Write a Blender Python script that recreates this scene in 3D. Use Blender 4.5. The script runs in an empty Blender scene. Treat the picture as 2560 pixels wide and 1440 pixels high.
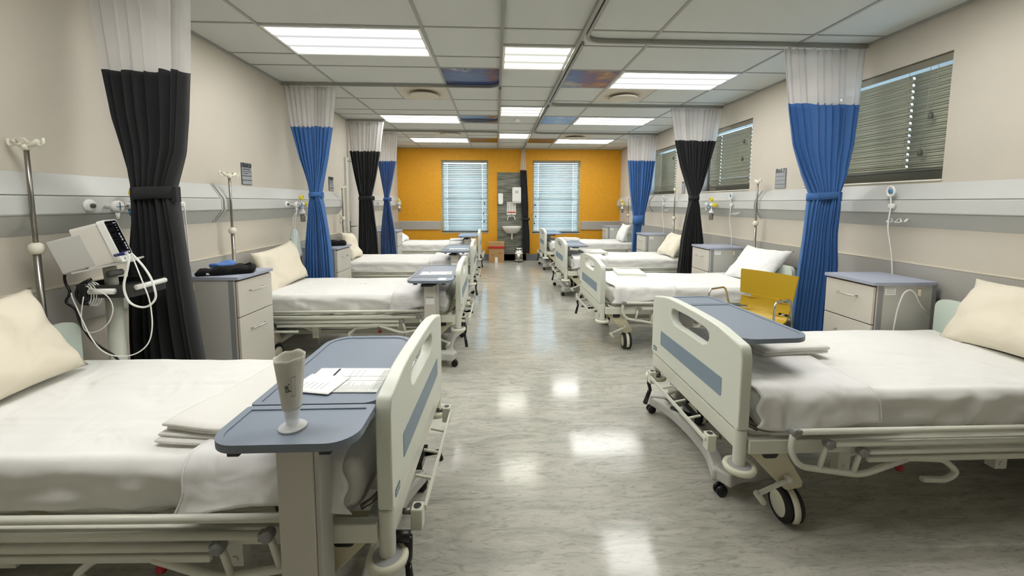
import bpy, bmesh, math, random
from mathutils import Vector, Matrix, noise
random.seed(7)
C = bpy.context.scene.collection
PI = math.pi
def rad(a): return a*PI/180

# ---------------------------------------------------------------- materials
def lin(h):
    h = h.lstrip('#'); o = []
    for i in (0, 2, 4):
        c = int(h[i:i+2], 16)/255
        o.append(c/12.92 if c <= .04045 else ((c+.055)/1.055)**2.4)
    return (*o, 1)
M = {}
def mat(name, col, rough=.5, metal=0, bump=0, bscale=40, coat=0, vary=0, vscale=6, sheen=0, trans=0, stretch=None, alpha=1, bdist=.01, bdet=5):
    m = bpy.data.materials.new(name); m.use_nodes = True
    nt = m.node_tree; b = nt.nodes['Principled BSDF']
    b.inputs['Base Color'].default_value = lin(col); b.inputs['Roughness'].default_value = rough
    b.inputs['Metallic'].default_value = metal; b.inputs['Coat Weight'].default_value = coat
    if sheen: b.inputs['Sheen Weight'].default_value = sheen
    if trans: b.inputs['Transmission Weight'].default_value = trans
    if alpha < 1: b.inputs['Alpha'].default_value = alpha
    tc = nt.nodes.new('ShaderNodeTexCoord'); mp = nt.nodes.new('ShaderNodeMapping')
    nt.links.new(tc.outputs['Object'], mp.inputs[0])
    if stretch: mp.inputs['Scale'].default_value = stretch
    if bump:
        n = nt.nodes.new('ShaderNodeTexNoise'); n.inputs['Scale'].default_value = bscale; n.inputs['Detail'].default_value = bdet; n.inputs['Distortion'].default_value = .8 if bdet < 2 else 0
        bp = nt.nodes.new('ShaderNodeBump'); bp.inputs['Strength'].default_value = bump; bp.inputs['Distance'].default_value = bdist
        nt.links.new(mp.outputs[0], n.inputs['Vector']); nt.links.new(n.outputs['Fac'], bp.inputs['Height'])
        nt.links.new(bp.outputs[0], b.inputs['Normal'])
    if vary:
        n = nt.nodes.new('ShaderNodeTexNoise'); n.inputs['Scale'].default_value = vscale; n.inputs['Detail'].default_value = 4
        r = nt.nodes.new('ShaderNodeValToRGB'); c = lin(col)
        r.color_ramp.elements[0].position = .3; r.color_ramp.elements[1].position = .7
        r.color_ramp.elements[0].color = (*[x*(1-vary) for x in c[:3]], 1); r.color_ramp.elements[1].color = (*[min(1, x*(1+vary)) for x in c[:3]], 1)
        nt.links.new(mp.outputs[0], n.inputs['Vector']); nt.links.new(n.outputs['Fac'], r.inputs[0]); nt.links.new(r.outputs[0], b.inputs['Base Color'])
    M[name] = m; return m
mat('wall_paint', '#c8c1b3', .75, bump=.12, bscale=120, vary=.03, vscale=2)
mat('orange_paint', '#d99b16', .6, bump=.25, bscale=90, vary=.05, vscale=14)
mat('ceiling_tile', '#d0d2cc', .9, bump=.15, bscale=160)
mat('grid_metal', '#a3a49e', .5)
mat('track_metal', '#9a9a93', .4, metal=.5)
mat('trunk_paint', '#c3c4c0', .42, vary=.02, vscale=3, bump=.03, bscale=60)
mat('trunk_gap', '#70716c', .6)
mat('rail_grey', '#a9a69f', .6, vary=.02)
mat('rail_lip', '#cfc8b6', .6)
mat('skirt_grey', '#74777a', .5)
mat('bed_white', '#dfe2d6', .38, bump=.03, bscale=200)
mat('bed_tube', '#dcdccf', .33)
mat('bed_cream', '#d3ccb2', .45)
mat('inlay_blue', '#8295a5', .45)
mat('inlay_dark', '#5b7480', .45)
mat('headboard_green', '#d3dfd4', .45)
mat('knuckle_grey', '#8c8d8b', .4)
mat('disc_grey', '#aaa9ac', .5)
mat('bumper_white', '#e2e0cd', .45)
mat('black_plastic', '#0d0d0f', .3)
mat('black_rubber', '#1b1b1c', .6)
mat('dark_metal', '#3b3b3a', .4, metal=.4)
mat('red_plastic', '#8a1016', .3)
mat('chrome', '#c9c8c4', .18, metal=1)
mat('steel', '#8f8b84', .3, metal=.9)
mat('sheet_white', '#e8e7e3', .85, bump=.6, bscale=5, bdist=.05, bdet=1.3, sheen=.1)
mat('sheet_white_2', '#eae9e7', .85, bump=.6, bscale=6, bdist=.05, bdet=1.3, sheen=.1)
mat('blanket_white', '#e6e5de', .95, bump=.2, bscale=220, sheen=.3)
mat('pillow_cream', '#e4dcc8', .9, bump=.5, bscale=6, bdist=.04, bdet=1.3, sheen=.1)
mat('pillow_white', '#eeeeec', .9, bump=.5, bscale=6, bdist=.04, bdet=1.3, sheen=.1)
mat('ink', '#33353c', .8)
mat('faint_ink', '#a0a2a5', .8)
mat('table_blue', '#808a98', .42, bump=.05, bscale=300)
mat('table_edge', '#7d8899', .45)
mat('paper', '#f1f1ee', .8)
mat('bag_paper', '#dcdad0', .8, bump=.5, bscale=25)
mat('jug_plastic', '#f2f4f2', .3, alpha=.55)
mat('cab_front', '#cfcbc0', .5)
mat('cab_side', '#c2c1bb', .5)
mat('cab_edge', '#8e9090', .5)
mat('cab_top', '#a5abbb', .5, bump=.1, bscale=400)
mat('cab_line', '#6b3a1e', .7)
mat('curtain_black', '#1f2022', .85, sheen=.08, bump=.1, bscale=300)
mat('curtain_blue', '#3a69a6', .75, sheen=.1, bump=.1, bscale=300)
mat('curtain_navy', '#284f8c', .75, sheen=.3, bump=.1, bscale=300)
mat('yellow', '#b8970f', .4)
mat('yellow_knob', '#e8d63a', .35)
mat('white_plastic', '#e9e9e4', .35)
mat('monitor_white', '#d9d6cc', .4)
mat('navy_plug', '#1b2d7c', .35)
mat('gauge_blue', '#4f88b2', .35)
mat('gauge_glass', '#c8c8be', .1, trans=.8)
mat('screen_black', '#0b0c10', .15)
mat('button_lilac', '#c9c9e2', .4)
mat('black_cloth', '#08080a', .95, bump=.5, bscale=30)
mat('blue_cloth', '#5f86cc', .8, bump=.3, bscale=40)
mat('plastic_bag', '#c3cfca', .5, bump=.6, bscale=18)
mat('blind_far', '#b9c4c0', .45)
mat('blind_right', '#9a9a88', .5)
mat('blind_dark', '#55564d', .5)
mat('reveal', '#e4dfd2', .7)
mat('headrail', '#7e7a6a', .5)
mat('sign_dark', '#55595c', .4)
mat('sign_grey', '#9a9da0', .4)
mat('sign_text', '#25282b', .5)
mat('cardboard', '#b08b5e', .85, bump=.1)
mat('red_tape', '#b8261d', .5)
mat('porcelain', '#f0f0ea', .15, coat=.4)
mat('poster', '#e6e4da', .6)
mat('door_paint', '#d2cfc6', .45)
mat('sky_edge', '#5d6780', .5)
def mk_wood():
    m = mat('splash_wood', '#6d6f63', .45); nt = m.node_tree; b = nt.nodes['Principled BSDF']
    tc = nt.nodes.new('ShaderNodeTexCoord'); mp = nt.nodes.new('ShaderNodeMapping'); mp.inputs['Scale'].default_value = (1.2, 1, 14)
    n = nt.nodes.new('ShaderNodeTexNoise'); n.inputs['Scale'].default_value = 2.4; n.inputs['Detail'].default_value = 8
    r = nt.nodes.new('ShaderNodeValToRGB'); r.color_ramp.elements[0].position = .3; r.color_ramp.elements[1].position = .72
    r.color_ramp.elements[0].color = lin('#4c4d44'); r.color_ramp.elements[1].color = lin('#8d9084')
    for a, c in ((tc.outputs['Object'], mp.inputs[0]), (mp.outputs[0], n.inputs['Vector']), (n.outputs['Fac'], r.inputs[0]), (r.outputs[0], b.inputs['Base Color'])): nt.links.new(a, c)
mk_wood()
def mk_floor():
    m = mat('floor_vinyl', '#a9a79c', .25); nt = m.node_tree; b = nt.nodes['Principled BSDF']; L = nt.links.new
    tc = nt.nodes.new('ShaderNodeTexCoord'); mp = nt.nodes.new('ShaderNodeMapping'); mp.inputs['Scale'].default_value = (1, 4.2, 1)
    L(tc.outputs['Object'], mp.inputs[0])
    n = nt.nodes.new('ShaderNodeTexNoise'); n.inputs['Scale'].default_value = 2.6; n.inputs['Detail'].default_value = 9; n.inputs['Roughness'].default_value = .68; n.inputs['Distortion'].default_value = 1.6
    r = nt.nodes.new('ShaderNodeValToRGB'); e = r.color_ramp.elements; e[0].position = .25; e[0].color = lin('#98998e'); e[1].position = .75; e[1].color = lin('#c6c3b9')
    x = e.new(.47); x.color = lin('#b0afa5'); x = e.new(.53); x.color = lin('#b8b6ac')
    L(mp.outputs[0], n.inputs['Vector']); L(n.outputs['Fac'], r.inputs[0])
    n2 = nt.nodes.new('ShaderNodeTexNoise'); n2.inputs['Scale'].default_value = 9; n2.inputs['Detail'].default_value = 6; n2.inputs['Distortion'].default_value = 2.5
    L(mp.outputs[0], n2.inputs['Vector'])
    r2 = nt.nodes.new('ShaderNodeValToRGB'); e = r2.color_ramp.elements; e[0].position = .36; e[0].color = (.50, .51, .47, 1); e[1].position = .46; e[1].color = (1, 1, 1, 1)
    L(n2.outputs['Fac'], r2.inputs[0])
    mx = nt.nodes.new('ShaderNodeMix'); mx.data_type = 'RGBA'; mx.blend_type = 'MULTIPLY'; mx.inputs[0].default_value = .42
    L(r.outputs[0], mx.inputs[6]); L(r2.outputs[0], mx.inputs[7]); L(mx.outputs[2], b.inputs['Base Color'])
    n3 = nt.nodes.new('ShaderNodeTexNoise'); n3.inputs['Scale'].default_value = 1.7; L(tc.outputs['Object'], n3.inputs['Vector'])
    mr = nt.nodes.new('ShaderNodeMapRange'); mr.inputs[3].default_value = .085; mr.inputs[4].default_value = .17; L(n3.outputs['Fac'], mr.inputs[0]); L(mr.outputs[0], b.inputs['Roughness'])
    n4 = nt.nodes.new('ShaderNodeTexNoise'); n4.inputs['Scale'].default_value = 2.4; n4.inputs['Detail'].default_value = 2; L(tc.outputs['Object'], n4.inputs['Vector'])
    bp = nt.nodes.new('ShaderNodeBump'); bp.inputs['Strength'].default_value = .18; bp.inputs['Distance'].default_value = .012; L(n4.outputs['Fac'], bp.inputs['Height']); L(bp.outputs[0], b.inputs['Normal'])
    b.inputs['Specular IOR Level'].default_value = .34
mk_floor()
def mk_panel(name, col, strength):
    # luminaire diffuser over three tubes running along the fitting's length
    m = bpy.data.materials.new(name); m.use_nodes = True; nt = m.node_tree; nt.nodes.clear(); L = nt.links.new
    o = nt.nodes.new('ShaderNodeOutputMaterial'); e = nt.nodes.new('ShaderNodeEmission'); tc = nt.nodes.new('ShaderNodeTexCoord')
    sp = nt.nodes.new('ShaderNodeSeparateXYZ'); L(tc.outputs['Object'], sp.inputs[0])
    mu = nt.nodes.new('ShaderNodeMath'); mu.operation = 'MULTIPLY'; mu.inputs[1].default_value = 2*PI/.19; L(sp.outputs[1], mu.inputs[0])
    c = nt.nodes.new('ShaderNodeMath'); c.operation = 'COSINE'; L(mu.outputs[0], c.inputs[0])
    mr = nt.nodes.new('ShaderNodeMapRange'); mr.inputs[1].default_value = -1; mr.inputs[3].default_value = 0; mr.inputs[4].default_value = 1; L(c.outputs[0], mr.inputs[0])
    pw = nt.nodes.new('ShaderNodeMath'); pw.operation = 'POWER'; pw.inputs[1].default_value = 2.2; L(mr.outputs[0], pw.inputs[0])
    ma = nt.nodes.new('ShaderNodeMath'); ma.operation = 'MULTIPLY_ADD'; ma.inputs[1].default_value = strength*2.7; ma.inputs[2].default_value = .48; L(pw.outputs[0], ma.inputs[0])
    e.inputs[0].default_value = col; L(ma.outputs[0], e.inputs[1]); L(e.outputs[0], o.inputs[0]); M[name] = m
PS = 8.5
mk_panel('panel_cool', (1, .99, .97, 1), PS); mk_panel('panel_warm', (1, .985, .86, 1), PS*.72)
def mk_sky(name, a, b, c, seed):
    m = mat(name, a, .18); nt = m.node_tree; p = nt.nodes['Principled BSDF']; L = nt.links.new
    tc = nt.nodes.new('ShaderNodeTexCoord'); mp = nt.nodes.new('ShaderNodeMapping'); mp.inputs['Location'].default_value = (seed, seed*1.7, 0); L(tc.outputs['Object'], mp.inputs[0])
    n = nt.nodes.new('ShaderNodeTexNoise'); n.inputs['Scale'].default_value = 3.5; n.inputs['Detail'].default_value = 8; n.inputs['Roughness'].default_value = .62; L(mp.outputs[0], n.inputs['Vector'])
    r = nt.nodes.new('ShaderNodeValToRGB'); e = r.color_ramp.elements; e[0].position = .45; e[0].color = lin(a); e[1].position = .72; e[1].color = lin(c); x = e.new(.56); x.color = lin(b)
    L(n.outputs['Fac'], r.inputs[0]); L(r.outputs[0], p.inputs['Base Color'])
mk_sky('sky_print_deep', '#26407c', '#33406f', '#c5bfc2', 1.0); mk_sky('sky_print_cloud', '#33508f', '#80706f', '#c4b09a', 6.3)
mk_sky('sky_print_light', '#5a7cb8', '#6d86b8', '#c9cad2', 3.1); mk_sky('sky_print_dusk', '#3c2527', '#2f2b38', '#7a6f78', 9.0)
def mk_glass():
    m = bpy.data.materials.new('window_glass'); m.use_nodes = True; nt = m.node_tree; nt.nodes.clear(); L = nt.links.new
    o = nt.nodes.new('ShaderNodeOutputMaterial'); mx = nt.nodes.new('ShaderNodeMixShader'); t = nt.nodes.new('ShaderNodeBsdfTransparent'); g = nt.nodes.new('ShaderNodeBsdfGlossy')
    g.inputs['Roughness'].default_value = .03; mx.inputs[0].default_value = .07; t.inputs[0].default_value = (.9, .96, 1, 1)
    L(t.outputs[0], mx.inputs[1]); L(g.outputs[0], mx.inputs[2]); L(mx.outputs[0], o.inputs[0]); M['window_glass'] = m
mk_glass()
def mk_mesh():
    m = bpy.data.materials.new('sheer_mesh'); m.use_nodes = True; nt = m.node_tree; nt.nodes.clear(); L = nt.links.new
    o = nt.nodes.new('ShaderNodeOutputMaterial'); mx = nt.nodes.new('ShaderNodeMixShader'); t = nt.nodes.new('ShaderNodeBsdfTransparent')
    d = nt.nodes.new('ShaderNodeBsdfDiffuse'); tr = nt.nodes.new('ShaderNodeBsdfTranslucent'); m2 = nt.nodes.new('ShaderNodeMixShader')
    d.inputs[0].default_value = lin('#e6e4e2'); tr.inputs[0].default_value = lin('#e6e4e2'); m2.inputs[0].default_value = .35
    L(d.outputs[0], m2.inputs[1]); L(tr.outputs[0], m2.inputs[2]); mx.inputs[0].default_value = .78
    L(t.outputs[0], mx.inputs[1]); L(m2.outputs[0], mx.inputs[2]); L(mx.outputs[0], o.inputs[0]); M['sheer_mesh'] = m
mk_mesh()

# ---------------------------------------------------------------- helpers
class MB:
    def __init__(s): s.bm = bmesh.new(); s.mi = 0
    def faces(s, vs, fs, smooth=False):
        v = [s.bm.verts.new(p) for p in vs]
        for f in fs:
            try:
                q = s.bm.faces.new([v[i] for i in f]); q.material_index = s.mi; q.smooth = smooth
            except ValueError: pass
        return s
    def box(s, x0, x1, y0, y1, z0, z1, T=None):
        p = [Vector((x, y, z)) for z in (z0, z1) for x, y in ((x0, y0), (x1, y0), (x1, y1), (x0, y1))]
        if T: p = [T @ q for q in p]
        return s.faces(p, [(3, 2, 1, 0), (4, 5, 6, 7), (0, 1, 5, 4), (1, 2, 6, 5), (2, 3, 7, 6), (3, 0, 4, 7)])
    def tube(s, pts, r, n=10, closed=False, fil=0, caps=True):
        pts = [Vector(p) for p in pts]
        if fil: pts = fillet(pts, fil, closed)
        N = len(pts); rings = []; vs = []
        up = None
        for i, p in enumerate(pts):
            a = pts[(i-1) % N] if (i > 0 or closed) else p; b = pts[(i+1) % N] if (i < N-1 or closed) else p
            t = (b-a).normalized()
            if up is None:
                up = Vector((0, 0, 1)) if abs(t.z) < .9 else Vector((1, 0, 0))
            u = (up-t*up.dot(t)); u = u.normalized() if u.length > 1e-6 else t.orthogonal().normalized(); up = u
            w = t.cross(u); rr = r(i/(N-1)) if callable(r) else r
            for k in range(n):
                a_ = 2*PI*k/n; vs.append(p+u*math.cos(a_)*rr+w*math.sin(a_)*rr)
        fs = []
        for i in range(N if closed else N-1):
            for k in range(n):
                j = (i+1) % N; fs.append((i*n+k, i*n+(k+1) % n, j*n+(k+1) % n, j*n+k))
        if not closed and caps: fs += [tuple(range(n))[::-1], tuple((N-1)*n+k for k in range(n))]
        return s.faces(vs, fs, True)
    def cyl(s, p0, p1, r, r1=None, n=16):
        r1 = r if r1 is None else r1
        return s.tube([p0, p1], lambda t: r+(r1-r)*t, n)
    def lathe(s, prof, c=(0, 0, 0), axis='z', n=24):
        vs = []; c = Vector(c); m = len(prof)
        for k in range(n):
            a = 2*PI*k/n
            for r, h in prof:
                q = (r*math.cos(a), r*math.sin(a), h)
                if axis == 'x': q = (q[2], q[0], q[1])
                elif axis == 'y': q = (q[1], q[2], q[0])
                vs.append(c+Vector(q))
        fs = [(k*m+i, ((k+1) % n)*m+i, ((k+1) % n)*m+i+1, k*m+i+1) for k in range(n) for i in range(m-1)]
        s.faces(vs, fs, True); bmesh.ops.remove_doubles(s.bm, verts=s.bm.verts, dist=1e-6); return s
    def prism(s, loops, fn, w0, w1):
        """loops: outer outline then holes (u,v); fn(u,v,w)->xyz; extruded from w0 to w1"""
        b = bmesh.new(); ed = []
        for lp in loops:
            v = [b.verts.new((u, w, 0)) for u, w in lp]; ed += [b.edges.new((v[i], v[(i+1) % len(v)])) for i in range(len(v))]
        bmesh.ops.triangle_fill(b, use_beauty=True, use_dissolve=False, edges=ed, normal=(0, 0, 1))
        b.verts.index_update(); P = [v.co.copy() for v in b.verts]; F = [[v.index for v in f.verts] for f in b.faces]; n = len(P); b.free()
        vs = [fn(p.x, p.y, w1) for p in P]+[fn(p.x, p.y, w0) for p in P]
        fs = [tuple(f) for f in F]+[tuple(n+i for i in f[::-1]) for f in F]
        o = 0
        for lp in loops:
            m = len(lp); fs += [(o+i, n+o+i, n+o+(i+1) % m, o+(i+1) % m) for i in range(m)]; o += m
        return s.faces(vs, fs)
    def soft(s, x0, x1, y0, y1, z0, z1, r, nx=12, ny=12, nz=4, disp=None):
        """rounded box of a dense grid, optionally displaced"""
        cx, cy, cz = (x0+x1)/2, (y0+y1)/2, (z0+z1)/2; hx, hy, hz = (x1-x0)/2, (y1-y0)/2, (z1-z0)/2
        b = {}; vs = []; fs = []
        def vid(i, j, k):
            q = (i, j, k)
            if q not in b:
                p = Vector((-hx+2*hx*i/nx, -hy+2*hy*j/ny, -hz+2*hz*k/nz))
                c = Vector((max(-hx+r, min(hx-r, p.x)), max(-hy+r, min(hy-r, p.y)), max(-hz+r, min(hz-r, p.z)))); d = p-c
                if d.length > 1e-9: p = c+d.normalized()*min(r, max(abs(d.x), abs(d.y), abs(d.z)))
                p += Vector((cx, cy, cz))
                if disp: p = disp(p, Vector((p.x-cx, p.y-cy, p.z-cz)))
                b[q] = len(vs); vs.append(p)
            return b[q]
        for i in range(nx):
            for j in range(ny):
                fs.append((vid(i, j, nz), vid(i+1, j, nz), vid(i+1, j+1, nz), vid(i, j+1, nz)))
                fs.append((vid(i, j+1, 0), vid(i+1, j+1, 0), vid(i+1, j, 0), vid(i, j, 0)))
        for i in range(nx):
            for k in range(nz):
                fs.append((vid(i, 0, k), vid(i+1, 0, k), vid(i+1, 0, k+1), vid(i, 0, k+1)))
                fs.append((vid(i+1, ny, k), vid(i, ny, k), vid(i, ny, k+1), vid(i+1, ny, k+1)))
        for j in range(ny):
            for k in range(nz):
                fs.append((vid(0, j+1, k), vid(0, j, k), vid(0, j, k+1), vid(0, j+1, k+1)))
                fs.append((vid(nx, j, k), vid(nx, j+1, k), vid(nx, j+1, k+1), vid(nx, j, k+1)))
        return s.faces(vs, fs, True)
    def grid(s, fn, nu, nv, smooth=True):
        vs = [fn(i/nu, j/nv) for i in range(nu+1) for j in range(nv+1)]
        return s.faces(vs, [(i*(nv+1)+j, (i+1)*(nv+1)+j, (i+1)*(nv+1)+j+1, i*(nv+1)+j+1) for i in range(nu) for j in range(nv)], smooth)
    def m(s, i): s.mi = i; return s
    def build(s, name, mats, parent=None, bevel=0, seg=2, solid=0, label=None, flat=False, norm=True):
        if norm: bmesh.ops.recalc_face_normals(s.bm, faces=s.bm.faces)
        me = bpy.data.meshes.new(name); s.bm.to_mesh(me); s.bm.free()
        o = bpy.data.objects.new(name, me); C.objects.link(o)
        for k in (mats if isinstance(mats, (list, tuple)) else [mats]): me.materials.append(M[k])
        if parent: o.parent = parent
        if solid:
            d = o.modifiers.new('solid', 'SOLIDIFY'); d.thickness = solid; d.offset = 0
        if bevel:
            d = o.modifiers.new('bevel', 'BEVEL'); d.width = bevel; d.segments = seg; d.limit_method = 'ANGLE'; d.angle_limit = rad(35)
            if seg > 1:
                for p in me.polygons: p.use_smooth = True
                try: me.set_sharp_from_angle(angle=rad(35))
                except Exception: pass
        if label: o['label'] = label
        return o
def fillet(pts, r, closed=False, n=6):
    out = []; N = len(pts)
    for i, p in enumerate(pts):
        if not closed and i in (0, N-1): out.append(p); continue
        a = pts[i-1]; b = pts[(i+1) % N]; da = a-p; db = b-p; q = min(r, da.length*.49, db.length*.49)
        A = p+da.normalized()*q; B = p+db.normalized()*q
        for k in range(n+1):
            t = k/n; out.append(A*(1-t)**2+p*2*t*(1-t)+B*t*t)
    return out
def rrect(x0, x1, y0, y1, r, n=6):
    if not isinstance(r, (list, tuple)): r = [r]*4
    P = []
    for (cx, cy, a0), q in zip(((x1, y1, 0), (x0, y1, 90), (x0, y0, 180), (x1, y0, 270)), r):
        sx = -1 if cx == x1 else 1; sy = -1 if cy == y1 else 1
        for k in range(n+1):
            a = rad(a0+90*k/n); P.append((cx+sx*q+q*math.cos(a), cy+sy*q+q*math.sin(a)))
    return P
XY = lambda u, v, w: Vector((u, v, w))
YZ = lambda u, v, w: Vector((w, u, v))
XZ = lambda u, v, w: Vector((u, w, v))
def tag(o, label=None, cat=None, group=None, kind=None):
    if label: o['label'] = label
    if cat: o['category'] = cat
    if group: o['group'] = group
    if kind: o['kind'] = kind
    return o
def empty(name, loc=(0, 0, 0), rz=0, label=None, cat=None, group=None):
    o = bpy.data.objects.new(name, None); C.objects.link(o); o.location = loc; o.rotation_euler = (0, 0, rz); o.empty_display_size = .1
    return tag(o, label, cat, group)
def kids(o): return [c for c in bpy.data.objects if c.parent == o]
def dup(root, loc, rz=0, label=None, group=None):
    def cp(o, par):
        c = o.copy(); C.objects.link(c); c.parent = par
        for ch in kids(o): cp(ch, c)
        return c
    r = cp(root, None); r.location = loc; r.rotation_euler = (0, 0, rz)
    if label: r['label'] = label
    if group: r['group'] = group
    return r
def struct(name, b, mats, **k):
    o = b.build(name, mats, **k); o['kind'] = 'structure'; return o
def text(name, s, size, mt, parent, loc, rot, ext=.0006, align='CENTER', mw=None):
    cu = bpy.data.curves.new(name, 'FONT'); cu.body = s; cu.size = size; cu.extrude = ext; cu.align_x = align; cu.align_y = 'CENTER'
    t = bpy.data.objects.new('tmp', cu); C.objects.link(t); bpy.context.view_layer.update()
    me = bpy.data.meshes.new_from_object(t.evaluated_get(bpy.context.evaluated_depsgraph_get())); bpy.data.objects.remove(t)
    o = bpy.data.objects.new(name, me); C.objects.link(o); me.materials.clear(); me.materials.append(M[mt]); o.parent = parent; o.location = loc; o.rotation_euler = rot
    return o
fbm = lambda x, y, z=0: noise.noise(Vector((x, y, z)))

# ---------------------------------------------------------------- room
XL, XR, YF, YB, ZC = -2.388, 3.0075, 9.714, -1.6, 2.717
struct('floor', MB().box(XL-.3, XR+.3, YB-.2, YF+.3, -.1, 0), 'floor_vinyl')
struct('ceiling', MB().box(XL-.3, XR+.3, YB-.2, YF+.3, ZC, ZC+.1), 'ceiling_tile')
def wall_x(name, x, out, holes):
    b = MB(); x0, x1 = sorted((x, x+out)); ys = [YB-.2]; cur = YB-.2
    for y0, y1, z0, z1 in holes:
        b.box(x0, x1, cur, y0, 0, ZC); b.box(x0, x1, y0, y1, 0, z0); b.box(x0, x1, y0, y1, z1, ZC); cur = y1
    b.box(x0, x1, cur, YF+.25, 0, ZC)
    return struct(name, b, 'wall_paint')
WR = [(2.635, 3.86, 1.585, 2.44), (4.72, 5.87, 1.585, 2.43), (6.70, 7.83, 1.575, 2.41)]
wall_x('wall_right', XR, .25, WR)
DY0, DY1, DZ = 6.38, 7.18, 2.06
wall_x('wall_left', XL, -.25, [])
WF = [(-1.356, -.224, .69, 2.425), (.849, 2.019, .67, 2.43)]
b = MB(); cur = XL
for x0, x1, z0, z1 in WF:
    b.box(cur, x0, YF, YF+.25, 0, ZC); b.box(x0, x1, YF, YF+.25, 0, z0); b.box(x0, x1, YF, YF+.25, z1, ZC); cur = x1
b.box(cur, XR, YF, YF+.25, 0, ZC); struct('wall_far', b, 'orange_paint')
struct('wall_near', MB().box(XL, XR, YB-.2, YB, 0, ZC), 'wall_paint')
# ceiling grid, one long tee per line
GX = [-1.8, -.6, 0, .617, 1.203, 2.42]; R0 = 3.115
b = MB()
for x in GX: b.box(x-.012, x+.012, YB, YF, ZC-.007, ZC+.001)
for k in range(-3, 4):
    for xs, offs in (((XL, 0), (0, .6, .9, 1.5)), ((0, XR), (0, .3, .9, 1.5))):
        for o_ in offs:
            y = R0+2.1*k+o_
            if YB < y < YF-.05: b.box(xs[0], xs[1], y-.009, y+.009, ZC-.005, ZC+.001)
for x in (XL, XR-.02): b.box(x, x+.02, YB, YF, ZC-.016, ZC)
b.box(XL, XR, YF-.02, YF, ZC-.016, ZC)
b.box(-1.2-.009, -1.2+.009, 4.615, 5.215, ZC-.005, ZC+.001); b.box(1.8-.009, 1.8+.009, 4.615, 5.215, ZC-.005, ZC+.001)
struct('ceiling_grid_trim', b, 'grid_metal').name = 'trim_1'
# skirting and bump rails
b = MB(); b.box(XL, XR, YF-.012, YF, 0, .16); b.box(XL, XL+.012, YB, DY0-.05, 0, .14); b.box(XL, XL+.012, DY1+.05, YF, 0, .14); b.box(XR-.012, XR, YB, YF, 0, .14)
struct('baseboard_far', b, 'skirt_grey', bevel=.003)
def rail(name, segs):
    b = MB()
    for x0, x1, y0, y1, z0, z1 in segs:
        b.m(0).box(x0, x1, y0, y1, z0, z1)
    for x0, x1, y0, y1, z0, z1 in segs: b.m(1).box(x0-.002 if x1-x0 < .1 else x0, x1+.002 if x1-x0 < .1 else x1, y0-.002 if y1-y0 < .1 else y0, y1, z1, z1+.012)
    return struct(name, b, ['rail_grey', 'rail_lip'], bevel=.003)
rail('trim_2', [(XL, XL+.028, YB, DY0-.08, .745, .955)]); rail('trim_3', [(XR-.028, XR, YB, YF, .765, .975)])
rail('trim_4', [(XL, -1.37, YF-.028, YF, .76, .955)]); rail('trim_5', [(2.04, XR-.03, YF-.028, YF, .76, .955)])
rail('trim_6', [(XL, XL+.028, DY1+.08, YF, .745, .955)])

# ---------------------------------------------------------------- windows
def blind_slats(L, z0, z1, ang, pitch, w, holes, mname, skip=None, wob=0):
    """slats run along local x from 0 to L; y is depth; returns MB"""
    b = MB(); n = int((z1-z0)/pitch); rnd = random.Random(int(L*1000+z0*77))
    for i in range(n):
        z = z0+pitch*(i+.5); a = rad(ang+(rnd.uniform(-wob, wob) if wob else 0)); dz0 = rnd.uniform(-.002, .002)
        cs = [0]
        for h in holes: cs += [h-.008, h+.008]
        cs.append(L)
        def pt(x, t):   # t -1..1 across the slat, slightly arched
            yy = t*w/2*math.cos(a); zz = t*w/2*math.sin(a); q = .0055*(1-t*t)
            return Vector((x, yy-q*math.sin(a), z+dz0+zz+q*math.cos(a)))
        for k in range(len(cs)-1):
            ishole = k % 2 == 1
            for t0, t1 in ((-1, -.33), (-.33, .33), (.33, 1)):
                if ishole and t0 < 0 < t1: continue
                b.faces([pt(cs[k], t0), pt(cs[k+1], t0), pt(cs[k+1], t1), pt(cs[k], t1)], [(0, 1, 2, 3)], True)
    return b
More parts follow.
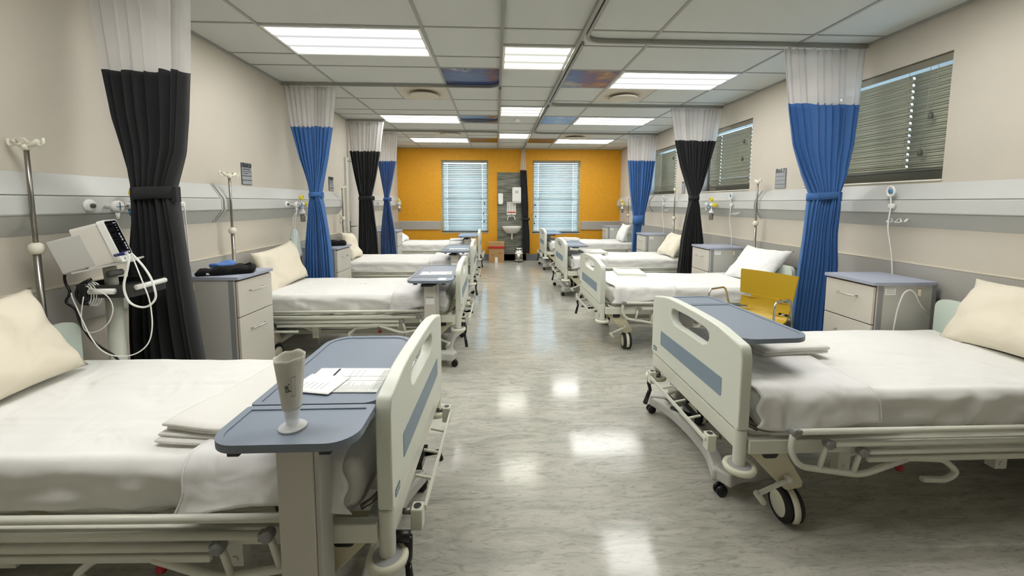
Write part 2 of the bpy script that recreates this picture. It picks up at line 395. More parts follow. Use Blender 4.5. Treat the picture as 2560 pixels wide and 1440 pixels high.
def window(n, org, ux, L, z0, z1, depth, ang, pitch, w, holes, mslat, lx0=0, sill='reveal', wob=4, dz=0, cords=()):
    """org: left end of the opening on the wall face, ux: unit along the wall; opening recedes along nrm"""
    ux = Vector(ux); nr = Vector((-ux.y, ux.x, 0)); T = Matrix(((ux.x, nr.x, 0, org[0]), (ux.y, nr.y, 0, org[1]), (0, 0, 1, 0), (0, 0, 0, 1)))
    # local: x along wall, y outward from room, z up
    win = tag(bpy.data.objects.new('window_%d' % n, None), kind='structure'); C.objects.link(win); win.matrix_world = T
    b = MB(); t = .045; y0, y1 = depth, depth+.05
    b.box(0, L, y0, y1, z0, z0+(t if depth > .12 else .10)); b.box(0, L, y0, y1, z1-t, z1); b.box(0, t, y0, y1, z0+t, z1-t); b.box(L-t, L, y0, y1, z0+t, z1-t)
    zm = z0+(z1-z0)*(.47 if z1-z0 > 1.2 else .0)
    if zm > z0: b.box(t, L-t, y0, y1, zm-.03, zm+.03)
    b.build('window_frame', 'reveal' if depth > .12 else 'headrail', win, bevel=.004)
    MB().box(t, L-t, y0+.02, y0+.026, z0+t, z1-t).build('glass_pane', 'window_glass', win)
    MB().box(-.004, L+.004, -.012, depth, z0-.012, z0).build('window_sill', 'reveal', win, bevel=.003)
    bl = empty('venetian_blind', (0, 0, 0)); bl.matrix_world = T
    yb = .045
    hd = MB().box(lx0, L-.006, yb-.025, yb+.025, z1-.058, z1-.004).build('head_rail', 'headrail', bl, bevel=.003)
    s = blind_slats(L-.014-lx0, z0+.04+dz, z1-.064, ang, pitch, w, holes, mslat, wob=wob).build('slats', mslat, bl, solid=.0012, norm=False); s.location = (lx0+.004, yb, 0)
    MB().box(lx0+.004, L-.01, yb-.02, yb+.02, z0+.02+dz, z0+.036+dz).build('bottom_rail', 'blind_dark', bl, bevel=.003)
    for h in holes:
        MB().tube([(lx0+h, yb-.03, z0+.03+dz), (lx0+h, yb-.03, z1-.06)], .0012, 5).build('ladder_cord', 'blind_right', bl)
    for cx, zb in cords:
        c = MB().tube([(cx, yb-.035, z1-.06), (cx+.01, yb-.045, (z1+zb)/2), (cx-.01, yb-.05, zb)], .0013, 5).build('pull_cord', 'blind_right', bl)
        MB().lathe([(0, .03), (.008, .026), (.015, .0), (.014, -.02), (0, -.024)], (cx-.01, yb-.05, zb-.02), n=10).build('pull_knob', 'blind_dark', c)
    return win, bl
HF = [.14, .98]
_, bl = window(1, (WF[0][0], YF, 0), (1, 0, 0), WF[0][1]-WF[0][0], WF[0][2], WF[0][3], .13, 52, .0435, .05, HF, 'blind_far', wob=3, cords=[(1.05, 1.42), (1.02, 1.17), (1.04, .98)])
tag(bl, 'pale slatted blind in the far-wall window left of the sink', 'blind')
_, bl = window(2, (WF[1][0], YF, 0), (1, 0, 0), WF[1][1]-WF[1][0], WF[1][2], WF[1][3], .13, 50, .0435, .05, [.14, .99], 'blind_far', wob=5, cords=[(.07, 1.38), (.09, 1.1), (.06, .93)])
tag(bl, 'pale slatted blind in the far-wall window right of the sink and dark curtain', 'blind')
# on the right wall local x runs towards the camera (-y), outward is +x
for i, ((y0, y1, z0, z1), lb) in enumerate(zip(WR, ('large half-closed grey slatted blind in the nearest high window on the right wall', 'grey slatted blind in the high right-wall window behind the black curtain', 'grey slatted blind in the farthest high window on the right wall'))):
    _, bl = window(3+i, (XR, y1, 0), (0, -1, 0), y1-y0, z0, z1, .11, -66 if i == 0 else -60, .046, .05, [(.3, .93), (.25, .90), (.25, .86)][i], 'blind_right', lx0=(0, .17, .13)[i], wob=(7, 12, 12)[i], dz=(.045, .03, .02)[i],
        cords=[[(1.13, 2.05), (1.08, 1.80)], [(1.02, 2.19), (1.0, 1.98)], [(1.02, 2.2)]][i])
    tag(bl, lb, 'blind')

# ---------------------------------------------------------------- door on the left wall
d = tag(bpy.data.objects.new('door_1', None), kind='structure'); C.objects.link(d); d.location = (XL, DY0, 0)
W = DY1-DY0
b = MB(); b.box(0, .035, -.05, 0, 0, DZ+.05); b.box(0, .035, W, W+.05, 0, DZ+.05); b.box(0, .035, 0, W, DZ, DZ+.05); b.build('door_frame', 'door_paint', d, bevel=.004)
lf = MB().box(0, .02, .004, W-.004, .01, DZ-.004).build('door_leaf', 'door_paint', d, bevel=.003)
MB().box(.0205, .023, .03, .22, .02, .25).build('kick_plate', 'rail_grey', d)
MB().box(.02, .024, .06, .10, .90, 1.12).build('lock_plate', 'steel', d, bevel=.002)
MB().tube([(.024, .08, 1.03), (.075, .08, 1.03), (.075, .21, 1.03)], .008, 8, fil=.02).build('door_handle', 'steel', d)

# ---------------------------------------------------------------- ceiling fittings
def light(x0, x1, y0, y1, warm, label):
    r = empty('ceiling_light', ((x0+x1)/2, (y0+y1)/2, ZC), label=label, cat='ceiling light', group='recessed ceiling light panels'); w, h = (x1-x0)/2-.012, (y1-y0)/2-.01
    b = MB(); b.prism([rrect(-w, w, -h, h, .002, 1), rrect(-w+.022, w-.022, -h+.022, h-.022, .002, 1)[::-1]], XY, -.014, -.001); b.build('light_frame', 'white_plastic', r)
    MB().box(-w+.02, w-.02, -h+.02, h-.02, -.010, -.004).build('light_diffuser', 'panel_warm' if warm else 'panel_cool', r)
for a in [(-1.8, -.6, R0, R0+.6, 0, 'wide bright ceiling panel nearest the camera on the left'), (-1.8, -.6, R0+3, R0+3.6, 0, 'wide bright left-hand ceiling panel, second from the camera'), (-1.8, -.6, R0+5.1, R0+5.7, 0, 'wide bright left-hand ceiling panel nearest the orange wall'),
          (1.203, 2.42, R0+.9, R0+1.5, 0, 'wide white ceiling panel nearest the camera on the right, beside the cloud picture tile'), (1.203, 2.42, R0+3, R0+3.6, 0, 'wide white right-hand ceiling panel, second from the camera'), (1.203, 2.42, R0+5.1, R0+5.7, 0, 'wide white right-hand ceiling panel nearest the orange wall'),
          (0, .617, R0+.3, R0+.9, 1, 'yellowish short ceiling panel over the aisle, nearest the camera'), (0, .617, R0+2.4, R0+3.0, 1, 'short ceiling panel over the aisle, middle of the three'), (0, .617, R0+4.5, R0+5.1, 1, 'short ceiling panel over the aisle nearest the orange wall'),
          (1.203, 2.42, R0-1.2, R0-.6, 0, 'wide ceiling panel over the nearest right bed, above the picture'), (-1.8, -.6, R0-2.1, R0-1.5, 0, 'wide ceiling panel over the nearest left bed, above the picture'),
          (0, .617, R0-1.8, R0-1.2, 1, 'short ceiling panel over the aisle above the camera')]: light(*a)
for x0, x1, y0, y1, mt, lb in ((-.6, 0, R0+.9, R0+1.5, 'sky_print_deep', 'deep blue sky picture tile beside the left curtain track corner'), (.617, 1.203, R0+.9, R0+1.5, 'sky_print_cloud', 'blue and tan cloud picture tile left of the nearest right light panel'),
        (-.6, 0, R0+3, R0+3.6, 'sky_print_deep', 'blue sky picture tile right of the second left light panel'), (.617, 1.203, R0+3, R0+3.6, 'sky_print_light', 'pale blue sky picture tile left of the second right light panel'),
        (-.6, 0, R0+5.1, R0+5.7, 'sky_print_dusk', 'reddish dusk sky picture tile left of the farthest aisle light'), (.617, 1.203, R0+5.1, R0+5.7, 'sky_print_dusk', 'dark red dusk sky picture tile right of the farthest aisle light')):
    o = MB().box(x0+.012, x1-.012, y0+.009, y1-.009, ZC-.004, ZC).build('sky_picture_tile', mt); tag(o, lb, 'ceiling tile', 'printed sky ceiling tiles')
def diffuser(x, y, lb):
    r = empty('air_diffuser', (x, y, ZC), label=lb, cat='air vent', group='round ceiling air diffusers')
    MB().box(-.29, .29, -.29, .29, -.006, -.001).build('face_plate', 'rail_lip', r, bevel=.002)
    MB().lathe([(.235, -.006), (.225, -.02), (.20, -.012), (.19, -.006)], n=40).build('outer_ring', 'rail_lip', r)
    MB().lathe([(0, -.05), (.15, -.05), (.172, -.044), (.175, -.036), (.15, -.03), (0, -.03)], n=40).build('round_disc', 'rail_lip', r)
    MB().lathe([(.05, -.03), (.05, -.006)], n=16).build('spigot', 'blind_dark', r)
diffuser(-.9, 4.915, 'round air diffuser in the ceiling behind the nearest left curtain track'); diffuser(1.5, 4.915, 'round air diffuser right of the aisle beside the nearest right light panel')
diffuser(-.9, 7.62, 'round air diffuser above the far left bed'); diffuser(1.5, 7.92, 'round air diffuser above the far right bed')
o = MB().lathe([(0, -.045), (.03, -.045), (.045, -.035), (.05, -.015), (.06, -.012), (.062, 0)], (.3, 6.36, ZC), n=24).build('smoke_detector', 'white_plastic'); tag(o, 'small white smoke detector over the aisle behind the middle short light', 'smoke detector')
# curtain tracks
def track(pts, label):
    b = MB(); pts = [Vector((*p, ZC-.022)) for p in pts]; q = fillet(pts, .16, n=10); vs = []
    for i, p in enumerate(q):
        t = (q[min(i+1, len(q)-1)]-q[max(i-1, 0)]).normalized(); s = Vector((-t.y, t.x, 0))*.0125
        vs += [p+s+Vector((0, 0, .014)), p-s+Vector((0, 0, .014)), p-s-Vector((0, 0, .014)), p+s-Vector((0, 0, .014))]
    n = len(q); fs = [(i*4+k, i*4+(k+1) % 4, (i+1)*4+(k+1) % 4, (i+1)*4+k) for i in range(n-1) for k in range(4)]+[(0, 1, 2, 3), (n*4-4, n*4-3, n*4-2, n*4-1)]
    b.faces(vs, fs); root = b.build('curtain_track', 'track_metal'); tag(root, label, 'curtain track', 'curtain tracks')
TR = [3.27, 5.355, 7.49]; TL = [2.45, 4.565, 6.49, 7.39]
track([(XR-.01, TR[0]), (.655, TR[0]), (.655, YB+.1)], 'grey curtain track holding the nearest right blue curtain')
track([(XR-.01, TR[1]), (.655, TR[1]), (.655, TR[0]+.05)], 'grey curtain track holding the right black curtain')
track([(XR-.01, TR[2]), (.655, TR[2]), (.655, TR[1]+.05)], 'grey curtain track holding the far right blue curtain')
track([(.617, YB+.1), (.617, YF-.02)], 'long straight curtain track beside the aisle lights, reaching the orange wall')
track([(XL+.01, TL[0]), (0-.0, TL[0]), (0, TL[1]), (XL+.01, TL[1])], 'grey curtain track looping round the second left bed')
track([(XL+.01, TL[2]), (0, TL[2]), (0, TL[1]+.05)], 'grey curtain track holding the far left black curtain')
track([(XL+.01, TL[3]), (0, TL[3]), (0, YF-.02)], 'grey curtain track holding the farthest left blue curtain')

# ---------------------------------------------------------------- curtains
def interp(tab, z):
    for (a, b_) in zip(tab, tab[1:]):
        if b_[0] <= z <= a[0]:
            t = (z-b_[0])/(a[0]-b_[0]+1e-9); t2 = t*t*(3-2*t) if len(a) > 3 and a[3] else t
            return [p+(q-p)*t for p, q in zip(b_[1:3], a[1:3])]
    return tab[-1][1:3] if z < tab[-1][0] else tab[0][1:3]
def curtain(y, tab, zs, ztie, cloth, seed, N, label, cat='curtain', amp=.03, tie=True, tieh=.05, rag=0):
    """tab rows (z, xleft, xright) from top to bottom; zs = seam between mesh and cloth"""
    rnd = random.Random(seed); ph = [rnd.uniform(-.35, .35) for _ in range(N+2)]; am = [rnd.uniform(.55, 1.25) for _ in range(N+2)]
    root = empty('privacy_curtain', ((tab[0][1]+tab[0][2])/2, y, 0), label=label, cat=cat, group='bed curtains tied back'); ox = root.location.x
    def pt(u, z, mesh=False):
        xl, xr = interp(tab, z); w = xr-xl
        k = u*N; i = int(min(k, N-1)); f = k-i; pp = ph[i]*(1-f)+ph[i+1]*f; aa = am[i]*(1-f)+am[i+1]*f
        s = math.sin(2*PI*(k+pp)); g = math.exp(-((z-ztie)/.22)**2)
        a = (amp*(.75+.5*min(1, (2.7-z)/2)))*(1-g)+(.033+.01*math.cos(u*PI*2))*g
        s2 = s*(1-.0*g); bul = math.sqrt(max(0, 1-(2*u-1)**2))*.035*g
        x = xl+w*(u+.012*math.sin(4*PI*(k+pp))*(1-g))
        yy = a*aa*s2-bul*1.0+.02*fbm(u*3+seed, z*1.3)*(1-g)
        return Vector((x-ox, yy, z))
    n = N*8; zt = tab[0][0]; zb = tab[-1][0]
    def sheer(u, v):
        z = zs+(zt-zs)*v; p = pt(u, z)
        if v > .985: p.z += rag*.01*math.sin(u*97)
        return p
    MB().grid(sheer, n, 10).build('sheer_mesh_top', 'sheer_mesh', root)
    hd = lambda u, v: pt(u, zt-.045*(1-v))+Vector((0, -.003, .004*math.sin(u*N*12)))
    MB().grid(hd, n, 2).build('heading_tape', 'sheer_mesh', root)
    for i in range(9):
        p = pt((i+.5)/9, zt); MB().tube([p+Vector((0, 0, -.01)), Vector((p.x, 0, ZC-.03))], .003, 5).build('glider_hook', 'white_plastic', root)
    nz = 56
    def body(u, v):
        z = zb+(zs+.006-zb)*v; return pt(u, z)+Vector((0, -.002, .008*math.sin(u*N*2*PI)*(v == 1)))
    MB().grid(body, n, nz).build('cloth_panel', cloth, root, solid=.004)
    if tie:
        xl, xr = interp(tab, ztie); cx = (xl+xr)/2-ox; w = (xr-xl)/2+.018
        def band(u, v):
            a = 2*PI*u; z = ztie+(v-.5)*tieh+.008*math.cos(a+.5); return Vector((cx+w*math.cos(a), -.012+(.062)*math.sin(a), z))
        tb = MB().grid(band, 32, 2).build('tie_back', cloth, root, solid=.005)
        MB().box(cx+w-.012, cx+w+.018, -.03, .01, ztie-tieh*.7, ztie+tieh*.6).build('tie_end', cloth, root, bevel=.004)
    return root
Zt = 2.67
curtain(TL[0], [(Zt, -2.33, -1.80), (2.2, -2.285, -1.83), (1.9, -2.25, -1.86), (1.7, -2.2, -1.89), (1.5, -2.155, -1.955), (1.38, -2.165, -1.945), (1.0, -2.215, -1.915), (.6, -2.235, -1.89), (.25, -2.24, -1.86)], 2.155, 1.46, 'curtain_black', 3, 7, 'black curtain with white mesh top nearest the camera on the left, behind the monitor', tieh=.07, amp=.04)
curtain(TL[1], [(Zt, -2.39+.02, -1.80), (2.24, -2.31, -1.85), (1.9, -2.23, -1.91), (1.62, -2.13, -1.98), (1.5, -2.105, -2.005), (1.38, -2.13, -1.98), (.9, -2.20, -1.92), (.5, -2.235, -1.90), (.25, -2.25, -1.88)], 2.235, 1.495, 'curtain_blue', 5, 10, 'blue curtain with white mesh top, second curtain on the left')
curtain(TL[2], [(Zt, -2.372, -1.80), (2.22, -2.34, -1.87), (1.8, -2.27, -1.95), (1.5, -2.21, -2.02), (1.38, -2.22, -2.0), (.9, -2.24, -1.95), (.3, -2.26, -1.93)], 2.21, 1.48, 'curtain_black', 8, 9, 'black curtain with white mesh top beside the door, third curtain on the left', amp=.028)
curtain(TL[3], [(Zt, -2.20, -1.82), (2.16, -2.18, -1.85), (1.8, -2.12, -1.92), (1.5, -2.07, -1.985), (1.38, -2.085, -1.965), (.9, -2.14, -1.9), (.3, -2.17, -1.86)], 2.15, 1.47, 'curtain_navy', 11, 8, 'dark blue curtain with white mesh top nearest the orange wall on the left', amp=.026)
curtain(TR[0], [(Zt, 2.29, 2.97), (2.22, 2.355, 2.95), (1.9, 2.42, 2.92), (1.65, 2.51, 2.87), (1.5, 2.585, 2.815), (1.38, 2.57, 2.83), (.9, 2.54, 2.86), (.4, 2.52, 2.84), (.2, 2.51, 2.84)], 2.225, 1.475, 'curtain_blue', 13, 10, 'blue curtain with white mesh top nearest the camera on the right, beside the yellow chair', tieh=.06)
curtain(TR[1], [(Zt, 2.28, 2.985), (2.25, 2.36, 2.915), (1.9, 2.45, 2.83), (1.65, 2.54, 2.75), (1.49, 2.595, 2.68), (1.38, 2.58, 2.71), (.9, 2.50, 2.79), (.3, 2.45, 2.84)], 2.245, 1.49, 'curtain_black', 17, 11, 'black curtain with white mesh top on the right, tied with a knot')
curtain(TR[2], [(Zt, 2.41, 2.985), (2.2, 2.43, 2.95), (1.7, 2.48, 2.89), (1.3, 2.54, 2.80), (1.12, 2.575, 2.75), (1.0, 2.57, 2.72), (.6, 2.56, 2.68), (.3, 2.56, 2.67)], 2.2, 1.1, 'curtain_blue', 19, 10, 'blue curtain bunched low near the orange wall on the right', tieh=.16)
curtain(9.6, [(Zt, .575, .66), (2.4, .555, .675), (2.15, .54, .69), (1.3, .56, .74), (1.02, .59, .735), (.7, .60, .77), (.3, .59, .78), (.19, .62, .77)], 2.18, 1.02, 'curtain_black', 23, 5, 'narrow dark curtain hanging beside the sink on the orange wall', tieh=.05, amp=.02)

# ---------------------------------------------------------------- bed-head trunking
def trunk(side, y0, y1, label):
    s = 1 if side == 'L' else -1; X = XL if side == 'L' else XR; D = .085
    prof = [(0, 1.24), (D-.012, 1.335), (D, 1.35), (D, 1.437), (D-.012, 1.452), (.0, 1.562)]
    r = empty('bedhead_trunking', (X, y0, 0), label=label, cat='trunking', group='wall trunking behind the beds')
    L = y1-y0; fn = lambda u, v, w: Vector((s*u, w, v))
    MB().prism([prof], fn, .012, L-.012).build('housing', 'trunk_paint', r, bevel=.004)
    ep = [(0, 1.236), (D-.008, 1.329), (D+.004, 1.35), (D+.004, 1.437), (D-.008, 1.458), (0, 1.566)]
    for a, c in ((0, .012), (L-.012, L)): MB().prism([ep], fn, a, c).build('end_cap', 'trunk_paint', r, bevel=.002)
    for z in (1.3425, 1.4445):
        MB().box(s*(D-.001)-.0012, s*(D-.001)+.0012, .02, L-.02, z-.0016, z+.0016).build('seam_line', 'trunk_gap', r)
    return r
trunk('L', -1.2, 3.40, 'long grey trunking behind the nearest left bed'); trunk('L', 3.42, 6.03, 'grey trunking above the second and third left beds, ending by the door'); trunk('L', 7.5, 9.68, 'grey trunking above the farthest left bed')
trunk('R', -1.2, 4.46, 'long grey trunking above the nearest two right beds'); trunk('R', 4.48, 7.62, 'grey trunking behind the right black curtain'); trunk('R', 7.64, 9.68, 'grey trunking at the far right corner')

# ---------------------------------------------------------------- hospital beds (local +x points to the foot end)
def make_bed(label):
    r = empty('hospital_bed', (0, 0, 0), label=label, cat='hospital bed', group='hospital beds')
    A = lambda lst: [(s*y, z) for y, z, s in lst]
    top = []
    for k in range(15):
        t = -1+2*k/14; top.append((.41*t*-1, .862-.012*abs(t)**2-.030*abs(t)**6))
    out = [(.455, .455), (.465, .47), (.465, .775), (.455, .81), (.44, .825)]+top[1:-1]+[(-.44, .825), (-.455, .81), (-.465, .775), (-.465, .47), (-.455, .455)]
    slot = [(-.15, .724), (.15, .724), (.19, .742), (.208, .772), (.203, .797), (.175, .811), (0, .817), (-.175, .811), (-.203, .797), (-.208, .772), (-.19, .742)]
    fb = MB().prism([out, slot], YZ, .927, .975).build('footboard', 'bed_white', r, bevel=.015, seg=3)
    MB().prism([rrect(-.33, .33, .545, .632, .008, 3)], YZ, .9745, .9768).build('inlay_panel', 'inlay_blue', fb, label='grey-blue inset strip')
    MB().prism([rrect(-.435, -.385, .482, .508, .004, 2)], YZ, .9745, .9765).build('maker_badge', 'inlay_dark', fb, label='small teal badge')
    b = MB()
    for i in range(4): b.box(.9765, .977, -.43+i*.011, -.424+i*.011, .492, .499)
    b.build('badge_lettering', 'white_plastic', fb)
    hout = rrect(-.44, .44, .44, .80, [.06, .06, .02, .02], 8)
    hslot = rrect(-.15, .15, .70, .745, .02, 5)
    hb = MB().prism([hout, hslot[::-1]], YZ, -.935, -.90).build('headboard', 'headboard_green', r, bevel=.01, seg=3)
    MB().prism([rrect(-.37, .37, .50, .66, .03, 6), rrect(-.355, .355, .515, .645, .025, 6)[::-1]], YZ, -.9005, -.894).build('moulded_rib', 'headboard_green', hb, bevel=.002)
    # frame with corner posts
    b = MB()
    for s in (-1, 1):
        b.box(-.90, .925, s*.452-.018, s*.452+.018, .358, .42)
        for x in (.948, -.918): b.cyl((x, s*.44, .30), (x, s*.44, .458), .026)
    for x in (-.90, -.3, .35, .90): b.box(x-.02, x+.02, -.44, .44, .362, .412)
    b.box(.93, .972, -.44, .44, .37, .448); b.box(-.935, -.90, -.44, .44, .37, .44)
    b.build('bed_frame', 'bed_tube', r, bevel=.004)
    # mattress platform: slatted deck sections with rounded ends
    b = MB()
    for x0, x1 in ((-.87, -.2), (-.18, .25), (.27, .84)):
        b.tube([(x0, -.40, .425), (x0, .40, .425), (x1, .40, .425), (x1, -.40, .425)], .012, 8, closed=True, fil=.06)
        n = int((x1-x0)/.09)
        for i in range(n): x = x0+.05+i*(x1-x0-.08)/max(1, n-1); b.box(x-.02, x+.02, -.39, .39, .428, .436)
    b.build('mattress_deck', 'bed_tube', r)
    b = MB()
    b.tube([(.86, -.42, .44), (.905, -.40, .46), (.915, 0, .465), (.905, .40, .46), (.86, .42, .44)], .009, 8, fil=.03)
    for s in (-1, 1): b.tube([(.60, s*.43, .44), (.60, s*.445, .52), (.74, s*.445, .52), (.74, s*.43, .44)], .006, 8, fil=.02)
    b.build('mattress_stop', 'steel', r)
    for x in (.948, -.918):
        for s in (-1, 1):
            q = MB().lathe([(.045, .010), (.054, .015), (.063, .010), (.066, 0), (.063, -.010), (.05, -.015), (0, -.015)], (x, s*.445, .29), n=28).build('bumper_wheel', 'bumper_white', r)
            MB().lathe([(0, .014), (.046, .011)], (x, s*.445, .29), n=28).build('bumper_disc', 'disc_grey', q)
    # foot-end accessories
    for s in (-1, 1):
        y = s*.335
        q = MB().box(1.0, 1.04, y-.022, y+.022, .30, .375).build('pole_socket', 'bed_tube', r, bevel=.004)
        MB().lathe([(0, .001), (.013, .0015)], (1.02, y, .375), n=16).build('socket_hole', 'dark_metal', q)
        MB().cyl((.97, y, .355), (1.0, y, .355), .01).build('socket_stud', 'steel', q)
    b = MB().box(1.035, 1.045, -.31, .34, .338, .356)
    for y in (-.16, 0, .16): b.cyl((.972, y, .36), (1.036, y, .347), .006)
    b.build('towel_bar', 'bed_tube', r, bevel=.001)
    c = MB().cyl((.96, -.405, .325), (1.01, -.405, .325), .018).tube([(1.005, -.405, .325), (1.008, -.412, .26), (1.0, -.40, .215)], lambda t: .014-.004*t, 10).build('crank_arm', 'black_plastic', r)
    MB().tube([(1.002, -.402, .225), (1.02, -.43, .12)], lambda t: .011+.004*t, 12).build('crank_handle', 'black_plastic', c)
    b = MB(); b.tube([(.96, .06, .30), (1.03, .04, .325), (1.045, .0, .315)], .011, 8); b.box(.94, .97, -.03, .10, .29, .32); b.build('release_lever', 'black_plastic', r)
    # folded side rails
    for s in (-1, 1):
        Y = s*.503
        a = MB().tube([(.763, Y, .475), (.775, Y, .40), (.735, Y, .325), (.46, Y, .279), (.27, Y, .346)], .0125, 10, fil=.05)
        a.tube([(.617, Y, .42), (.645, Y, .312)], .010, 8).tube([(.47, Y, .384), (.497, Y, .288)], .010, 8)
        sr = a.build('side_rail', 'bed_tube', r)
        MB().tube([(-.76, Y, .462), (-.82, Y, .36), (-.70, Y, .30), (-.42, Y, .30)], .0115, 8, fil=.04).build('head_end_arm', 'bed_tube', sr)
        for x0, x1, z in ((.76, -.77, .475), (.612, -.70, .42), (.465, -.60, .383)):
            MB().tube([(x0-.02, Y, z), (x1, Y, z-.004)], .0125, 12).build('rail_tube', 'bed_tube', sr)
            k = MB().lathe([(0, -.018), (.014, -.018), (.019, -.012), (.019, .012), (.014, .018), (0, .018)], (x0, Y, z), 'y', 14)
            k.box(x0-.026, x0, Y-.012, Y+.012, z-.014, z+.012); k.build('rail_knuckle', 'knuckle_grey', sr, bevel=.003); k = MB(); k.lathe([(0, -.015), (.016, -.015), (.016, .015), (0, .015)], (x1, Y, z-.004), 'y', 12); k.build('rail_end_joint', 'knuckle_grey', sr)
        MB().box(-.60, .44, Y-.008, Y+.008, .338, .362).build('rail_channel', 'bed_tube', sr, bevel=.004)
    # undercarriage
    b = MB()
    for x in (.42, -.33):
        for s in (-1, 1):
            b.box(x-.028, x+.028, s*.36-.02, s*.36+.02, .20, .37); b.cyl((x, s*.385, .225), (x, s*.34, .225), .012)
    for s in (-1, 1):
        b.tube([(.42, s*.33, .24), (.05, s*.33, .36)], .017, 6); b.tube([(-.33, s*.33, .24), (-.60, s*.33, .35)], .017, 6)
        b.box(-.66, .66, s*.10-.02, s*.10+.02, .15, .19)
    for x in (-.66, .66): b.box(x-.022, x+.022, -.36, .36, .155, .195)
    b.tube([(.25, -.47, .33), (.05, -.46, .31), (-.02, -.46, .25), (.03, -.46, .215), (.14, -.46, .222)], .013, 8, fil=.03)
    b.tube([(.25, .47, .33), (.05, .46, .31), (-.02, .46, .25), (.03, .46, .215), (.14, .46, .222)], .013, 8, fil=.03)
    b.build('undercarriage', 'bed_tube', r, bevel=.003)
    for s in (-1, 1):
        for e in (-1, 1):
            T = Matrix.Translation((e*.69, s*.385, 0)) @ Matrix.Scale(e, 4, (1, 0, 0))
            P = [(.235, .37), (.06, .37), (-.045, .20), (-.04, .168), (.03, .158)]
            q = MB().prism([P], lambda u, v, w: T @ Vector((u, w, v)), -.045, .045).build('leg_cover', 'bed_cream', r, bevel=.01, label='cream tapered leg cover')
            MB().prism([rrect(.08, .15, .315, .355, .018, 5)], lambda u, v, w: T @ Vector((u, w, v)), s*.045, s*.049).build('cover_vent', 'dark_metal', q)
            cx, cy = e*.69, s*.395
            w = MB()
            for d in (-1, 1): w.lathe([(.055, -.014), (.070, -.013), (.076, -.006), (.076, .006), (.070, .013), (.055, .014)], (0, d*.025, .0), 'y', 30)
            k = w.build('caster_wheel', 'black_rubber', r, label='twin caster wheel'); k.location = (cx, cy, .076); k.rotation_euler = (0, 0, rad(e*(86 if s > 0 else 100)))
            for d in (-1, 1): MB().lathe([(0, .0165*d), (.05, .0155*d), (.056, .012*d)], (0, d*.025, .0), 'y', 30).build('wheel_disc', 'bumper_white', k)
            w = MB(); w.grid(lambda u, v: Vector((.079*math.cos(rad(-35+u*185)), (v-.5)*.026, .079*math.sin(rad(-35+u*185)))), 16, 1); w.build('wheel_fender', 'bumper_white', k, solid=.006)
            MB().cyl((0, 0, .07), (0, 0, .108), .02).build('caster_stem', 'bed_tube', k)
        p = MB().tube([(.72, s*.445, .225), (.865, s*.45, .165)], .010, 10).tube([(.87, s*.45, .172), (.835, s*.452, .125)], .013, 10); p.cyl((.72, s*.40, .225), (.72, s*.455, .225), .016)
        p.build('brake_pedal', 'bed_tube', r)
        MB().lathe([(0, .016), (.010, .014), (.016, .004), (.016, -.004), (.010, -.014), (0, -.016)], (.265, s*.475, .288), 'y', 16).build('release_knob', 'red_plastic', r, label='round red release knob')
        MB().cyl((.24, s*.47, .345), (.263, s*.475, .295), .006).build('knob_stem', 'steel', r)
    b = MB(); b.soft(-.50, -.38, -.2, .2, .20, .33, .02, 6, 6, 4); b.cyl((-.38, 0, .27), (.25, 0, .27), .022); b.build('drive_unit', 'bed_cream', r)
    return r
BEDS = {}
bed0 = make_bed('electric hospital bed nearest the camera on the left, partly cut off by the frame')
XC_L, XC_R = -1.33, 1.94
SP = [('L1', XC_L, 1.66, rad(-1.6), None), ('L2', XC_L, 3.93, 0, 'second hospital bed from the camera on the left, beside the grey bedside cabinet'), ('L3', XC_L, 5.93, 0, 'third hospital bed from the camera on the left, in front of the white door'), ('L4', XC_L, 8.34, 0, 'farthest hospital bed on the left, along the orange wall'),
      ('R1', XC_R, 2.02, PI, 'hospital bed nearest the camera on the right, under a blue-grey table'), ('R2', XC_R-.025, 4.14, PI, 'second hospital bed on the right, behind the yellow chair'), ('R3', XC_R-.02, 6.15, PI, 'third hospital bed on the right, beyond the black curtain'), ('R4', XC_R-.02, 8.5, PI, 'farthest hospital bed on the right, along the orange wall')]
for k, x, y, rz, lb in SP:
    if k == 'L1': bed0.location = (x, y, 0); bed0.rotation_euler = (0, 0, rz); BEDS[k] = bed0
    else: BEDS[k] = dup(bed0, (x, y, 0), rz, lb)
LOC = {k: (x, y, rz) for k, x, y, rz, _ in SP}

